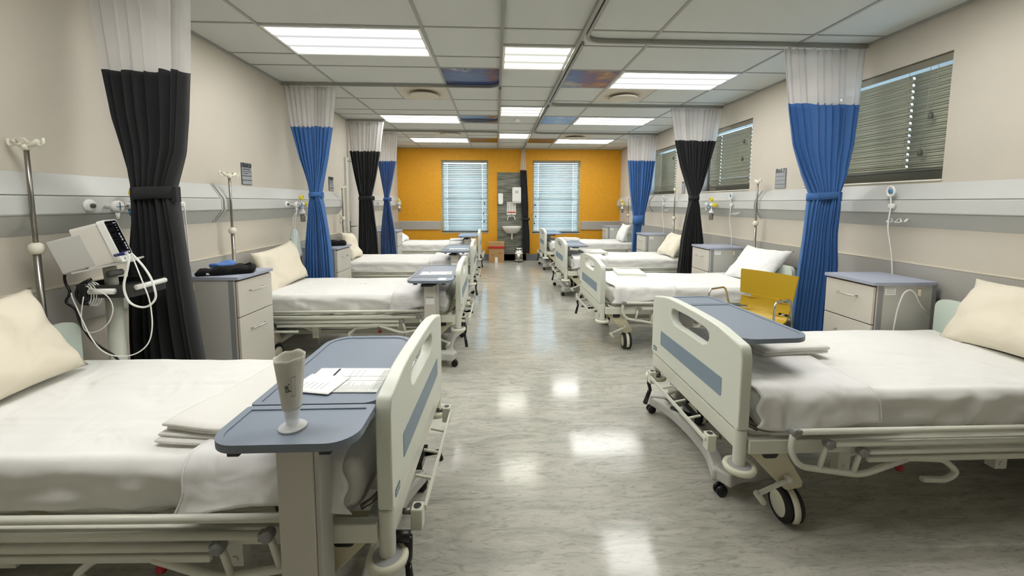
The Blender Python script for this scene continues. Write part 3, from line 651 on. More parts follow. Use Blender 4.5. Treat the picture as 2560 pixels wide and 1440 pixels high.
# mattresses in fitted sheets
WHERE = {'L1': 'the nearest left bed', 'L2': 'the second left bed', 'L3': 'the third left bed', 'L4': 'the farthest left bed', 'R1': 'the nearest right bed', 'R2': 'the right bed behind the yellow chair', 'R3': 'the third right bed', 'R4': 'the farthest right bed'}
def mattress(k, seed, ztop=.60, hw=.43):
    x, y, rz = LOC[k]; r = empty('mattress', (x, y, 0), rz, 'white-sheeted mattress on '+WHERE[k], 'mattress', 'sheeted mattresses'); s = seed*13.7
    def disp(p, q):
        side = max(0, min(1, (.585-p.z)/.05)); topw = 1-side
        w = fbm(p.x*2.2+s, p.y*2.2, 0)*.010*topw+fbm(p.x*9+s, p.y*5, 1)*.0025*topw
        # slack folds hanging along the sides
        wr = .5+1.4*abs(fbm(p.x*1.3+s, 4)); f = (math.sin(p.x*24+p.z*46+5*fbm(p.x*2+s, s, p.z*3))*.005*wr+fbm(p.x*7+s, p.z*16, 3)*.018+abs(fbm(p.x*15+p.z*22+s, p.z*9, 5))*.012*wr)*side
        sg = 1 if q.y > 0 else -1
        ridge = .006*math.exp(-((abs(p.y)-.395+.02*fbm(p.x*3, s))/.02)**2)*topw
        seam = -.006*math.exp(-((p.y-.12-.01*fbm(p.x*2, s))/.004)**2)*topw-.006*math.exp(-((p.y+.17-.012*fbm(p.x*2, s+5))/.004)**2)*topw
        under = .007*side*math.sin(min(1, max(0, (.56-p.z)/.1))*PI); low = max(0, .48-p.z)*.5
        return Vector((p.x, p.y+sg*(f*(abs(q.y) > hw-.06)-under*(abs(q.y) > hw-.06)), p.z+w+ridge+seam+.012*max(0, q.x-.3)-low*side*(abs(q.y) > hw-.06)))
    fs_ = MB().soft(-.885, .865, -hw, hw, .44, ztop-.006, .045, 110, 56, 10, disp).build('fitted_sheet', 'sheet_white', r)
    if k in ('R2', 'R3', 'L3', 'L2'):
        b = MB(); rnd = random.Random(seed); zc = (.44+ztop-.006)/2
        for (mx, my, n) in ((.02, -.05, 7), (-.12, .08, 6), (-.22, .20, 6)) if k != 'L2' else ((-.1, .1, 5),):
            for i in range(n):
                x, y = mx+i*.016, my+i*.004; h = rnd.uniform(.006, .014)
                P = [(x, y), (x+.010, y+.001), (x+.009, y+h), (x+.001, y+h)]
                b.faces([disp(Vector((a, c, ztop-.006)), Vector((a, c, ztop-.006-zc)))+Vector((0, 0, .003)) for a, c in P], [(0, 1, 2, 3)])
        b.build('laundry_mark', 'faint_ink', fs_)
    return r
def drawsheet(k, seed, x0=.33, x1=.84, zb=(.47, .50), flare=.02, label=None, mt='sheet_white_2'):
    x, y, rz = LOC[k]; hw = .447; zt = .618; s = seed*5.3
    o = empty('draw_sheet', (x, y, 0), rz, label or 'folded draw sheet over the foot of '+WHERE[k], 'bed sheet', 'draw sheets over the bed feet')
    dl, dt = zt-zb[0], zt-zb[1]; per = dl+2*hw+dt; R = .05
    def fn(u, v):
        d = u*per; X = x0+(x1-x0)*v
        if d < dl: yy = -hw; zz = zb[0]+d; t = 1-d/dl; sg = -1
        elif d < dl+2*hw: yy = -hw+(d-dl); zz = zt; t = 0; sg = 0
        else: yy = hw; zz = zt-(d-dl-2*hw); t = (d-dl-2*hw)/dt; sg = 1
        # round the two long edges
        ay, az = abs(yy), zz
        if sg == 0 and hw-ay < R: a = (R-(hw-ay))/R*PI/4; yy = math.copysign(hw-R+R*math.sin(a), yy); zz = zt-R+R*math.cos(a)
        elif sg and zt-zz < R: a = PI/4+(zt-zz)/R*PI/4; yy = sg*(hw-R+R*math.sin(a)); zz = zt-R+R*math.cos(a)
        n = fbm(X*7+s, yy*7, zz*7); n2 = fbm(X*16+s, yy*4, zz*4+7)
        yy += sg*(flare*t+n*.016*t+abs(n2)*.008); zz += (n*.006 if sg == 0 else 0)+t*.02*math.sin(v*5+s)+(t > .95)*.01*n
        X += t*(.03*(v-.35))+(v-.5)*.05*fbm(yy*6+s, zz*9, v)+.02*t*(v > .8)*math.sin(zz*60)
        if v > .9: zz -= (v-.9)*.06*(sg == 0)
        return Vector((X, yy, zz+.012*max(0, X-.3)))
    MB().grid(fn, 92, 34).build('folded_cloth', mt, o, solid=.007)
    hem = MB()
    for v in (0,): hem.tube([fn(i/60, v)+Vector((0, 0, .0)) for i in range(61)], .0055, 6)
    hem.build('hem_fold', mt, o); return o
for i, k in enumerate(('L1', 'L2', 'L3', 'L4', 'R1', 'R2', 'R3', 'R4')):
    mattress(k, i+1)
drawsheet('L1', 1, .335, .83, (.475, .50), .035); drawsheet('L2', 2, .37, .84, (.48, .5), .01); drawsheet('L3', 3, .36, .84, (.48, .5), .01); drawsheet('L4', 4, .37, .83, (.48, .5), .01)
drawsheet('R1', 5, .36, .875, (.5, .468), .02); drawsheet('R2', 6, .25, .83, (.5, .47), .015); drawsheet('R3', 7, .35, .83, (.5, .47), .01); drawsheet('R4', 8, .4, .83, (.5, .47), .01)

def pillow(loc, rot, W, D, T, seed, mt, label, sag=0):
    o = MB(); s = seed*7.1; n = 30
    R_ = Matrix.Rotation(rot[2], 4, 'Z') @ Matrix.Rotation(rot[0], 4, 'X') @ Matrix.Rotation(rot[1], 4, 'Y')
    def side(sg):
        def f(u, v):
            a, b = 2*u-1, 2*v-1
            th = T/2*(max(0, 1-abs(a)**3.2)*max(0, 1-abs(b)**3.2))**.55
            x = a*D/2*(1-.13*(1-abs(b)**2.2)); y = b*W/2*(1-.10*(1-abs(a)**2.2))
            c = fbm(x*6+s, y*6, sg)*.026*min(1, th*25)+fbm(x*14+s, y*11, sg*3)*.006*min(1, th*25)
            cr = .013*math.sin((x*.8+y)*38+3*fbm(x*4, y*4, s))*max(0, abs(a*b))**1.5
            z = sg*(th+(c+cr)*(th > .002)); 
            return R_ @ Vector((x, y, z-sag*(y/(W/2))**2+.02*fbm(x*3+s, y*3, 9)))
        return f
    o.grid(side(1), n, n).grid(side(-1), n, n); bmesh.ops.remove_doubles(o.bm, verts=o.bm.verts, dist=.0006)
    p = o.build('pillow', mt); p.location = loc; return tag(p, label, 'pillow', 'bed pillows')
# rot = (roll about x, tilt about y, heading about z)
P1 = pillow((-2.12, 1.60, .79), (rad(4), rad(66), rad(3)), .72, .44, .15, 1, 'pillow_cream', 'cream pillow propped against the headboard of the nearest left bed')
pillow((-2.175, 4.02, .78), (rad(6), rad(70), rad(-3)), .68, .44, .14, 2, 'pillow_cream', 'cream pillow propped up behind the folded black clothes on the left')
pillow((-2.15, 5.90, .785), (rad(-5), rad(66), rad(6)), .60, .42, .15, 3, 'pillow_cream', 'cream pillow on the third left bed, in front of the white door')
pillow((-2.1, 8.45, .72), (0, rad(35), 0), .62, .42, .13, 4, 'pillow_white', 'white pillow on the farthest left bed beside the orange wall')
pillow((2.80, 1.98, .78), (rad(-3), rad(-60), rad(-6)), .72, .44, .20, 5, 'pillow_cream', 'plump cream pillow on the nearest right bed, cut off by the frame')
pillow((2.735, 4.12, .765), (rad(0), rad(-50), rad(5)), .66, .46, .14, 6, 'pillow_white', 'white pillow on the right bed behind the yellow chair')
pillow((2.69, 6.05, .775), (rad(0), rad(-55), rad(0)), .64, .42, .14, 7, 'pillow_cream', 'cream pillow on the third right bed, half hidden by the black curtain')
pillow((2.66, 8.36, .79), (rad(0), rad(-66), rad(0)), .50, .40, .15, 8, 'pillow_white', 'upright white pillow on the farthest right bed beside the blue curtain')

# folded blankets
def folded(name, loc, rz, L, W, H, layers, seed, mt, label, cat='blanket', group='folded blankets on the beds', tilt=0):
    b = MB(); s = seed*3.3; h = H/layers
    for i in range(layers):
        dx = .012*math.sin(i*2.1+s); dy = .010*math.cos(i*1.7+s)
        z0 = i*h
        def disp(p, q, i=i): 
            e = min(1, max(0, (abs(q.y)/(W/2))**6)); return Vector((p.x+.01*fbm(p.y*4+s, i), p.y+.012*fbm(p.x*4+s, i*3), p.z+fbm(p.x*5+s, p.y*5, i*.4)*.010*(i+1)/layers+tilt*q.x*(i+1)/layers))
        b.soft(-L/2+dx, L/2+dx*.5, -W/2+dy+i*.006, W/2+dy, z0, z0+h*1.04, h*.5, 24, 16, 3, disp)
    o = b.build(name, mt); o.location = loc; o.rotation_euler = (0, 0, rz); return tag(o, label, cat, group)
folded('folded_blanket', (-.97, 1.60, .603), rad(-10), .36, .60, .055, 4, 1, 'blanket_white', 'folded white blanket lying beside the blue-grey table on the nearest left bed', tilt=.03)
folded('folded_blanket', (1.50, 2.12, .62), rad(6), .40, .34, .045, 2, 2, 'blanket_white', 'folded white blanket under the table on the nearest right bed')
folded('folded_blanket', (1.45, 4.36, .612), rad(-6), .30, .36, .045, 2, 3, 'blanket_white', 'folded white blanket lying on the second right bed behind the grey-striped footboard')
folded('folded_blanket', (1.50, 6.28, .612), rad(4), .40, .34, .045, 2, 4, 'blanket_white', 'folded white blanket on the third right bed beyond its table')
folded('folded_blanket', (1.56, 8.6, .612), rad(4), .40, .34, .045, 2, 5, 'blanket_white', 'folded white blanket on the farthest right bed')
folded('folded_blanket', (-.86, 8.42, .612), rad(4), .30, .34, .04, 2, 6, 'blanket_white', 'folded white blanket beside the table on the farthest left bed')
# inky laundry marks
def marks(loc, rz, n, label, sc=1):
    b = MB(); rnd = random.Random(n)
    for i in range(n):
        x = (i-n/2)*.022*sc; b.box(x, x+.013*sc, rnd.uniform(0, .004), rnd.uniform(.008, .018)*sc, 0, .0006)
    return b

# ---------------------------------------------------------------- overbed tables (local +y reaches over the bed)
def table(loc, rz, ztop, t0, label, sticker=True, w0=-.18, w1=.20, c1=(.575), base=True):
    r = empty('overbed_table', loc, rz, label, 'overbed table', 'blue-grey overbed tables')
    e = .022
    def top(name, y0, y1, radii):
        o = rrect(w0, w1, y0, y1, radii, 8)
        p = MB().prism([o], XY, ztop-e, ztop-.004).build(name, 'table_blue', r, bevel=.004, seg=3)
        k = .022; ir = [max(.004, q-k) for q in radii]
        MB().prism([o, rrect(w0+k, w1-k, y0+k*.8, y1-k, ir, 8)[::-1]], XY, ztop-.0045, ztop).build('raised_lip', 'table_blue', p, bevel=.0015)
        return p
    top('side_shelf', t0, t0+.20, [.012, .012, .075, .075]); top('tabletop', t0+.207, t0+.83, [.10, .10, .012, .045])
    b = MB(); b.box(-.05, .05, -.035, .035, .16, ztop-.06); col = b.build('column', 'cab_front', r, bevel=.004)
    MB().box(.05, .066, -.028, .05, .14, ztop-.05).build('column_channel', 'cab_side', col, bevel=.003)
    if sticker: MB().box(-.036, .036, -.0364, -.035, ztop-.22, ztop-.17).build('instruction_sticker', 'paper', col); MB().box(-.032, .032, -.0368, -.035, ztop-.163, ztop-.155).build('sticker_line', 'faint_ink', col)
    b = MB(); b.box(-.07, .03, -.06, -.01, ztop-.065, ztop-.045); b.box(-.05, .05, -.02, t0+.70, ztop-.052, ztop-e-.004)
    b.build('support_arm', 'dark_metal', r, bevel=.003)
    b = MB()
    for x in (-.12, .11): b.box(x, x+.03, t0+.005, t0+.035, ztop-.034, ztop-e)
    b.build('latch_block', 'dark_metal', r, bevel=.002)
    # arched base frame
    P = [(.20, -.02), (.16, .06), (.125, .18), (.115, .36), (.125, .54), (.165, .68), (.20, .76)]
    b = MB(); w = .028
    def bar(pts, hw, z0, z1):
        v = [Vector((*p, 0)) for p in pts]; v = fillet(v, .08, n=5); vs = []
        for i, p in enumerate(v):
            t = (v[min(i+1, len(v)-1)]-v[max(i-1, 0)]).normalized(); s_ = Vector((-t.y, t.x, 0))*hw
            vs += [p+s_+Vector((0, 0, z1)), p-s_+Vector((0, 0, z1)), p-s_*1.1+Vector((0, 0, z0)), p+s_*1.1+Vector((0, 0, z0))]
        n = len(v); b.faces(vs, [(i*4+k, i*4+(k+1) % 4, (i+1)*4+(k+1) % 4, (i+1)*4+k) for i in range(n-1) for k in range(4)]+[(0, 1, 2, 3), (n*4-4, n*4-3, n*4-2, n*4-1)])
    bar([(-.19, .02), (.13, .0), (.205, -.03)], .045, .065, .13); bar([(.19, -.02), (.13, .14), (.115, .36), (.13, .58), (.20, .75)], .034, .06, .12)
    bar([(.205, .765), (.13, .73), (-.19, .71)], .045, .065, .13); bar([(-.13, .0), (-.13, .72)], .02, .07, .10)
    b.box(-.07, .07, -.05, .06, .10, .17); b.build('base_frame', 'cab_side', r, bevel=.012, seg=3)
    for x, y in ((.19, -.01), (.19, .755), (-.17, .02), (-.17, .71)):
        q = MB()
        for d in (-1, 1): q.lathe([(0, -.008), (.024, -.008), (.028, -.004), (.028, .004), (.024, .008), (0, .008)], (x+.01, y+d*.013, .0285), 'y', 18)
        q.cyl((x, y, .045), (x, y, .075), .009, n=8); q.build('castor', 'black_plastic', r)
    return r
TBL = {}
TBL['L1'] = table((-.615, 1.115, 0), 0, .80, -.13, 'blue-grey overbed table across the nearest left bed, holding the measuring cup', sticker=False)
def tb(k, x, y, rz, z, t0, lb): TBL[k] = table((x, y, 0), rz, z, t0, lb)
tb('L2', -.605, 3.37, 0, .775, -.13, 'blue-grey overbed table with a form and a white tissue across the second left bed')
tb('L3', -.605, 5.37, 0, .775, -.13, 'blue-grey overbed table with papers across the third left bed')
tb('L4', -.60, 7.70, 0, .775, -.13, 'small blue-grey overbed table across the farthest left bed')
tb('R1', 1.20, 2.545, PI+rad(3), .80, .0, 'blue-grey overbed table across the nearest right bed, behind the large footboard')
tb('R3', 1.16, 6.70, PI+rad(1), .775, .0, 'blue-grey overbed table across the third right bed')
tb('R4', 1.16, 9.05, PI+rad(1), .775, .0, 'blue-grey overbed table across the farthest right bed')

# papers
def form(loc, rz, L, W, label, dense=True, seed=1, bar=True):
    r = empty('paper_form', loc, rz, label, 'paper form', 'printed forms on the tables')
    MB().grid(lambda u, v: Vector(((u-.5)*L, (v-.5)*W, .001+.003*max(0, abs(2*u-1)-.7)*((v+seed) % 1.3))), 14, 8).build('sheet', 'paper', r, solid=.0006)
    b = MB(); rnd = random.Random(seed)
    if dense:
        for i in range(34):
            x = -L*.28+i*L*.021; b.box(x, x+L*.004, -W*.44+rnd.uniform(0, .01), -W*.1-rnd.uniform(0, .03), .0018, .0022)
        for x in (-.05, .02, .09): b.box(L*x, L*(x+.004), W*.1, W*.42, .0018, .0022)
        b.box(-L*.28, L*.44, -W*.06, -W*.055, .0018, .0022); b.box(-L*.2, L*.44, W*.12, W*.125, .0018, .0022)
        for i in range(9): x = L*.33+i*L*.015; b.box(x, x+.0007, -W*.4, W*.4, .0018, .0022)
    else:
        for i in range(5): x = -L*.3+i*L*.12; b.box(x, x+.0012, -W*.3, W*.1*rnd.random(), .0018, .0022)
    b.build('printed_lines', 'faint_ink', r)
    if bar: MB().box(-L*.26, -L*.235, W*.16, W*.46, .0018, .0024).build('heading_bar', 'ink', r)
    return r
form((-.555, 1.36, .798), rad(-2), .29, .19, 'printed form with a black heading bar on the nearest table', True, 2)
form((-.645, 1.325, .801), rad(-12), .15, .13, 'small white slip overlapping the printed form on the nearest table', False, 3, False)
form((-.585, 3.60, .773), rad(2), .28, .17, 'white form lying on the table of the second left bed', True, 4)
form((-.55, 5.50, .773), rad(1), .28, .17, 'white form lying on the table of the third left bed', True, 5)
o = MB().box(-.033, .033, -.05, .05, 0, .0015).build('tissue', 'paper'); o.location = (-.50, 3.325, .773); tag(o, 'small white paper tissue on the side shelf of the second left table', 'tissue')
# measuring cup with a paper bag stuffed in it
c = empty('measuring_cup', (-.607, 1.068, .797), 0, 'translucent conical measuring cup holding a crumpled paper bag on the nearest table', 'measuring cup')
MB().lathe([(0, .002), (.034, .002), (.036, .004), (.034, .006), (.018, .011), (.016, .02), (.018, .03), (.027, .13), (.026, .13), (.0165, .032), (.0, .026)], n=36).build('cup_body', 'jug_plastic', c)
def bagf(u, v):
    a = 2*PI*u; z = .058+v*.145; rr = .0232+(z-.058)*.088; k = 1+.08*v*math.sin(a*2+.6)+.02*v*math.sin(a*5+1)
    return Vector((rr*k*math.cos(a)*1.02, rr*k*math.sin(a)*(1-.12*v), z+(.006*math.sin(a+.4)+.0018*math.sin(a*6))*v))
pb = MB().grid(bagf, 44, 16).build('paper_bag', 'bag_paper', c, solid=.0008)
def on_bag(a, z, off=.0012):
    v = (z-.058)/.145; p = bagf(a/(2*PI), v); return Vector((p.x, p.y, p.z))+Vector((math.cos(a), math.sin(a), 0))*off
def wrapbox(b, a0, a1, z0, z1): b.grid(lambda u, v: on_bag(a0+(a1-a0)*u, z0+(z1-z0)*v), 8, 4)
b = MB(); A0 = rad(284)
wrapbox(b, A0+.22, A0+.235, .10, .155); wrapbox(b, A0+.54, A0+.555, .10, .155); wrapbox(b, A0+.22, A0+.55, .10, .1013); wrapbox(b, A0+.22, A0+.55, .1537, .155)
wrapbox(b, A0-.30, A0-.285, .10, .135)
b.build('bag_printing', 'ink', pb)
text('bag_lettering', "'ed", .019, 'ink', pb, on_bag(A0-.06, .128, .0035), (rad(90), rad(78), A0+rad(90)), mw=None)

# ---------------------------------------------------------------- bedside cabinets (local front faces +x)
def cabinet(label):
    r = empty('bedside_cabinet', (0, 0, 0), 0, label, 'bedside cabinet', 'bedside cabinets')
    D, W, H = .44, .40, .865
    b = MB(); b.box(-D/2, D/2-.02, -W/2+.004, W/2-.004, .05, H); b.build('carcass', 'cab_side', r, bevel=.003)
    b = MB()
    for s in (-1, 1): b.box(D/2-.066, D/2-.03, s*(W/2-.004)-.0015, s*(W/2-.004)+.0015, .05, H); b.box(-D/2, -D/2+.03, s*(W/2-.004)-.0015, s*(W/2-.004)+.0015, .05, H)
    b.build('edge_trim', 'cab_edge', r)
    MB().prism([rrect(-D/2-.005, D/2+.012, -W/2-.006, W/2+.006, .012, 4)], XY, H, H+.022).build('cabinet_top', 'cab_top', r, bevel=.004, seg=3)
    MB().box(D/2-.0205, D/2-.018, -W/2+.006, W/2-.006, .05, H-.004).build('front_edging', 'cab_line', r)
    for nm, z0, z1 in (('drawer', .595, .852), ('cabinet_door', .07, .588)):
        p = MB().box(D/2-.018, D/2, -W/2+.008, W/2-.008, z0, z1).build(nm, 'cab_front', r, bevel=.002)
        zh = z1-(.085 if nm == 'drawer' else .105)
        MB().tube([(D/2, -.075, zh), (D/2+.028, -.072, zh), (D/2+.028, .072, zh), (D/2, .075, zh)], .0048, 8, fil=.012).build('bar_handle', 'chrome', p)
    for s in (-1, 1):
        MB().soft(-.10, -.082, s*(W/2+.006)-.008, s*(W/2+.006)+.008, H-.075, H-.025, .007, 4, 4, 6).build('side_hook', 'bed_cream', r)
    for x in (-.17, .16):
        for y in (-.15, .15):
            MB().lathe([(0, -.012), (.022, -.012), (.025, 0), (.022, .012), (0, .012)], (x, y, .025), 'y', 14).build('castor', 'black_rubber', r)
    return r
cab = cabinet('grey bedside cabinet under the folded black clothes'); cab.location = (-2.075, 3.05, 0); cab.rotation_euler = (0, 0, rad(-3))
CAB = {'L2': cab, 'L3': dup(cab, (-2.10, 4.88, 0), rad(-2), 'grey bedside cabinet beside the second left curtain, with a black garment on top'), 'L4': dup(cab, (-2.09, 7.655, 0), 0, 'grey bedside cabinet beside the farthest left bed'),
       'R1': dup(cab, (2.715, 2.735, 0), PI, 'nearest right grey bedside cabinet, white cord looped over its side hook'), 'R2': dup(cab, (2.715, 4.83, 0), PI, 'grey bedside cabinet between the black curtain and the right-hand white pillow'),
       'R3': dup(cab, (2.715, 6.87, 0), PI, 'grey bedside cabinet beside the far right blue curtain'), 'R4': dup(cab, (2.715, 9.2, 0), PI, 'grey bedside cabinet against the orange wall')}
for k in ('R1', 'R2', 'R3', 'R4'):
    q = MB().box(.07, .145, .1975, .1987, .80, .845).build('asset_label', 'paper', CAB[k])
    b = MB(); b.box(.08, .135, .1985, .1992, .838, .841); b.box(.08, .135, .1985, .1992, .826, .829); b.box(.08, .135, .1985, .1992, .812, .815); b.build('label_print', 'faint_ink', q)
# clothes on the cabinets
def garment(loc, rz, L, W, H, seed, mt, label, cat, nm='folded_clothes'):
    b = MB(); s = seed*2.7
    def disp(p, q):
        e = 1-.55*max(0, -q.x/(L/2))**1.5; return Vector((p.x+.015*fbm(p.y*9+s, 1), p.y*(1-.25*max(0, -q.x/(L/2)))+.015*fbm(p.x*9+s, 2), p.z*e+(.014*fbm(p.x*14+s, p.y*14)+.010*fbm(p.x*30, p.y*26, s))*(p.z > .008)))
    b.soft(-L/2, L/2, -W/2, W/2, 0, H, H*.45, 34, 22, 5, disp); o = b.build(nm, mt); o.location = loc; o.rotation_euler = (0, 0, rz); return tag(o, label, cat)
g = garment((-2.04, 3.0, .888), rad(28), .36, .20, .052, 1, 'black_cloth', 'folded black clothing with straps on the grey cabinet beside the black curtain', 'clothes')
MB().tube([(.10, .07, .04), (.15, .03, .062), (.165, -.04, .055), (.13, -.08, .03)], .006, 6).build('strap', 'black_cloth', g)
MB().tube([(-.17, -.03, .01), (-.13, -.06, .022), (-.08, -.07, .012)], .008, 6).build('loose_strap', 'black_cloth', g)
MB().box(-.11, -.08, -.085, -.06, .008, .022).build('care_label', 'bag_paper', g)
garment((-2.10, 3.05, .928), rad(22), .16, .09, .035, 4, 'blue_cloth', 'crumpled light blue cloth on top of the folded black clothes', 'cloth', 'blue_cloth')
garment((-2.02, 4.93, .888), rad(20), .26, .18, .055, 7, 'black_cloth', 'crumpled black garment on the cabinet beside the second left curtain', 'clothes')

# ---------------------------------------------------------------- IV poles
def iv(x, y, zt, zc, label, rz=rad(68)):
    r = empty('iv_pole', (x, y, 0), rz, label, 'iv pole', 'chrome drip poles at the bed heads')
    MB().tube([(0, 0, .36), (0, 0, zc)], .014, 14).build('outer_tube', 'steel', r)
    MB().tube([(0, 0, zc), (0, 0, zt-.03)], .0095, 12).build('inner_rod', 'steel', r)
    MB().lathe([(0, -.028), (.016, -.028), (.026, -.018), (.03, 0), (.026, .018), (.014, .028), (0, .028)], (0, 0, zc), n=20).build('clamp_collar', 'bumper_white', r)
    h = MB(); h.lathe([(0, -.03), (.014, -.03), (.018, -.01), (.012, .004), (0, .004)], (0, 0, zt-.015), n=14)
    for s in (-1, 1):
        h.tube([(s*.0, 0, zt-.015), (s*.03, s*.004, zt-.022), (s*.062, s*.008, zt)], .011, 8, fil=.02)
        h.tube([(s*.062, s*.008, zt), (s*.058, s*.008, zt-.018), (s*.074, s*.01, zt-.026), (s*.090, s*.012, zt-.012), (s*.086, s*.012, zt+.012)], .006, 6, fil=.01)
        h.tube([(s*.03, s*.004, zt-.018), (s*.026, -.02, zt+.008), (s*.01, -.03, zt+.006)], .004, 6)
    h.build('bag_hooks', 'bumper_white', r); return r
iv(-2.282, 2.02, 1.70, 1.185, 'chrome drip pole with white hooks at the far left edge, behind the cream pillow', rz=rad(-12))
iv(-2.282, 3.47, 1.655, 1.17, 'chrome drip pole behind the cabinet with the folded black clothes'); iv(-2.278, 5.93, 1.65, 1.18, 'chrome drip pole at the head of the third left bed, beside the door')
iv(-2.278, 8.32, 1.55, 1.1, 'chrome drip pole beside the farthest left blue curtain'); iv(2.893, 4.395, 1.675, 1.19, 'chrome drip pole behind the white pillow on the right'); iv(2.893, 6.47, 1.655, 1.17, 'chrome drip pole left of the right black curtain'); iv(2.85, 8.62, 1.55, 1.15, 'chrome drip pole beside the orange wall on the right')

# ---------------------------------------------------------------- oxygen and suction outlets (local +x comes out of the wall, seen left to right along +y)
def gas(x, y, rz, label, cup=True, full=True):
    r = empty('gas_regulator', (x, y, 1.39), rz, label, 'oxygen outlet', 'oxygen and suction fittings')
    if full:
        MB().lathe([(0, 0), (.036, .0), (.036, .008), (.028, .018), (0, .018)], (0, -.22, .0), 'x', 24).build('wall_outlet', 'white_plastic', r)
        MB().lathe([(0, .018), (.012, .018), (.012, .03), (0, .03)], (0, -.22, 0), 'x', 12).build('outlet_core', 'blind_dark', r)
        g = MB().lathe([(0, 0), (.028, 0), (.034, .008), (.034, .026), (.028, .032), (0, .032)], (.045, -.12, -.005), 'x', 24); g.cyl((0, -.12, -.005), (.05, -.12, -.005), .012); g = g.build('pressure_gauge', 'white_plastic', r)
        b = MB(); b.box(.0772, .0785, -.142, -.098, -.008, -.004); b.box(.0772, .0785, -.123, -.117, -.03, .02); b.build('gauge_dial', 'inlay_dark', g)
        MB().cyl((.06, -.12, -.04), (.06, -.12, -.085), .011, .005, 10).build('tubing_nozzle', 'white_plastic', g)
        MB().cyl((.06, -.09, 0), (.06, -.045, 0), .006, n=8).build('link_rod', 'steel', r)
    v = MB().cyl((0, 0, 0), (.05, 0, 0), .016).tube([(.055, -.05, 0), (.055, .05, 0)], .022, 16); v.lathe([(0, -.022), (.02, -.02), (.026, 0), (.02, .022), (0, .024)], (.055, .03, .0), n=16); v = v.build('valve_body', 'white_plastic', r)
    MB().tube([(.055, -.04, 0), (.055, -.015, 0)], .0235, 16).build('blue_collar', 'gauge_blue', v); MB().cyl((.055, -.03, -.02), (.055, -.03, -.06), .012, .006, 10).build('blue_nozzle', 'gauge_blue', v)
    MB().lathe([(0, -.018), (.024, -.018), (.03, -.010), (.03, .010), (.024, .018), (.02, .018), (.018, .012), (0, .012)], (.06, .0, .075), 'x', 22).build('yellow_knob', 'yellow_knob', r)
    MB().cyl((.055, 0, .02), (.055, 0, .055), .009, n=8).build('knob_stem', 'white_plastic', r)
    MB().lathe([(0, -.012), (.024, -.012), (.03, -.006), (.03, .008), (.022, .014), (0, .010)], (.055, .085, .0), 'y', 22).build('yellow_dial', 'yellow_knob', r)
    if cup:
        k = MB().lathe([(0, .03), (.012, .03), (.014, .01), (.03, -.002), (.032, -.022), (.02, -.03), (0, -.03)], (.06, .02, -.085), n=20).cyl((.06, .02, -.02), (.06, .02, -.06), .008, n=8).build('bottle_cap', 'white_plastic', r)
        MB().lathe([(.027, 0), (.027, -.085), (.022, -.09), (0, -.09)], (.06, .02, -.11), n=20).build('humidifier_bottle', 'gauge_glass', r, solid=.0012)
    return r
gas(-2.303, 2.53, 0, 'oxygen and suction fitting half hidden behind the nearest black curtain', cup=False); gas(-2.303, 4.62, 0, 'yellow-knobbed oxygen fitting beside the second left blue curtain, above the hanging bag')
gas(-2.303, 9.2, 0, 'yellow and white oxygen fitting in the far left corner', full=False); gas(2.9225, 5.30, PI, 'yellow-knobbed oxygen fitting right of the right black curtain'); gas(2.9225, 9.10, PI, 'yellow and white oxygen fitting in the far right corner', full=False)
# plastic bag hanging from the second left fitting
g = MB().soft(-.05, .05, -.10, .10, 0, .32, .045, 12, 22, 26, lambda p, q: Vector((p.x*(1-.55*max(0, p.z/.32)**1.2), p.y*(1-.68*max(0, p.z/.32)**1.1)+.012*fbm(p.z*9, p.y*20), p.z+.006*fbm(p.y*25, p.x*20)))+Vector((.014*fbm(p.y*22, p.z*5), 0, 0))).build('hanging_bag', 'plastic_bag')
g.location = (-2.245, 4.44, .80); tag(g, 'pale grey-green plastic bag hanging on tubing beside the second left blue curtain', 'plastic bag')
MB().tube([(0, -.015, .31), (.0, -.02, .45), (.002, .055, .505)], .0022, 6).tube([(0, .02, .31), (.0, .03, .43), (.002, .062, .505)], .0022, 6).build('tubing', 'white_plastic', g)

# ---------------------------------------------------------------- nurse call handsets and sockets
def call(x, y, rz, label, pts, ring=True):
    r = empty('nurse_call', (x, y, 0), rz, label, 'nurse call', 'nurse call handsets on cords')
    s = MB().soft(.0, .03, -.02, .02, 1.375, 1.415, .01, 4, 4, 4).build('wall_plug', 'white_plastic', r)
    if ring:
        h = MB().tube([Vector((.03, .028*math.cos(a), 1.505+.036*math.sin(a))) for a in [2*PI*i/22 for i in range(22)]], .008, 8, closed=True).build('handset', 'white_plastic', r)
        MB().lathe([(0, 0), (.018, 0), (.018, .004), (0, .004)], (.028, 0, 1.505), 'x', 16).build('call_button', 'gauge_blue', h)
        MB().box(-.0, .03, -.006, .006, 1.49, 1.50).build('handset_clip', 'white_plastic', h)
    MB().tube(pts, .0042, 8, fil=.06).build('cord', 'white_plastic', r)
    return r
call(2.9225, 2.87, PI, 'white nurse call handset hanging over the nearest right cabinet', [(.03, 0, 1.47), (.03, .012, 1.40), (.035, .0, 1.25), (.01, .03, 1.02), (.005, .05, .80), (.02, .05, .6)])
call(2.9225, 4.90, PI, 'white nurse call handset beside the right black curtain cabinet', [(.03, 0, 1.47), (.03, .012, 1.40), (.035, .0, 1.2), (.005, .02, 1.0), (.002, .02, .8)])
call(2.9225, 6.93, PI, 'white nurse call handset near the far right blue curtain', [(.03, 0, 1.47), (.03, .012, 1.40), (.035, .0, 1.2), (.005, .02, 1.0), (.002, .02, .8)])
call(-2.303, 2.95, 0, 'white plug and thin cord hanging beside the nearest black curtain', [(.03, 0, 1.40), (.034, .0, 1.30), (.01, .04, 1.02), (-.03, .09, .86), (-.03, .09, .6)], ring=False)
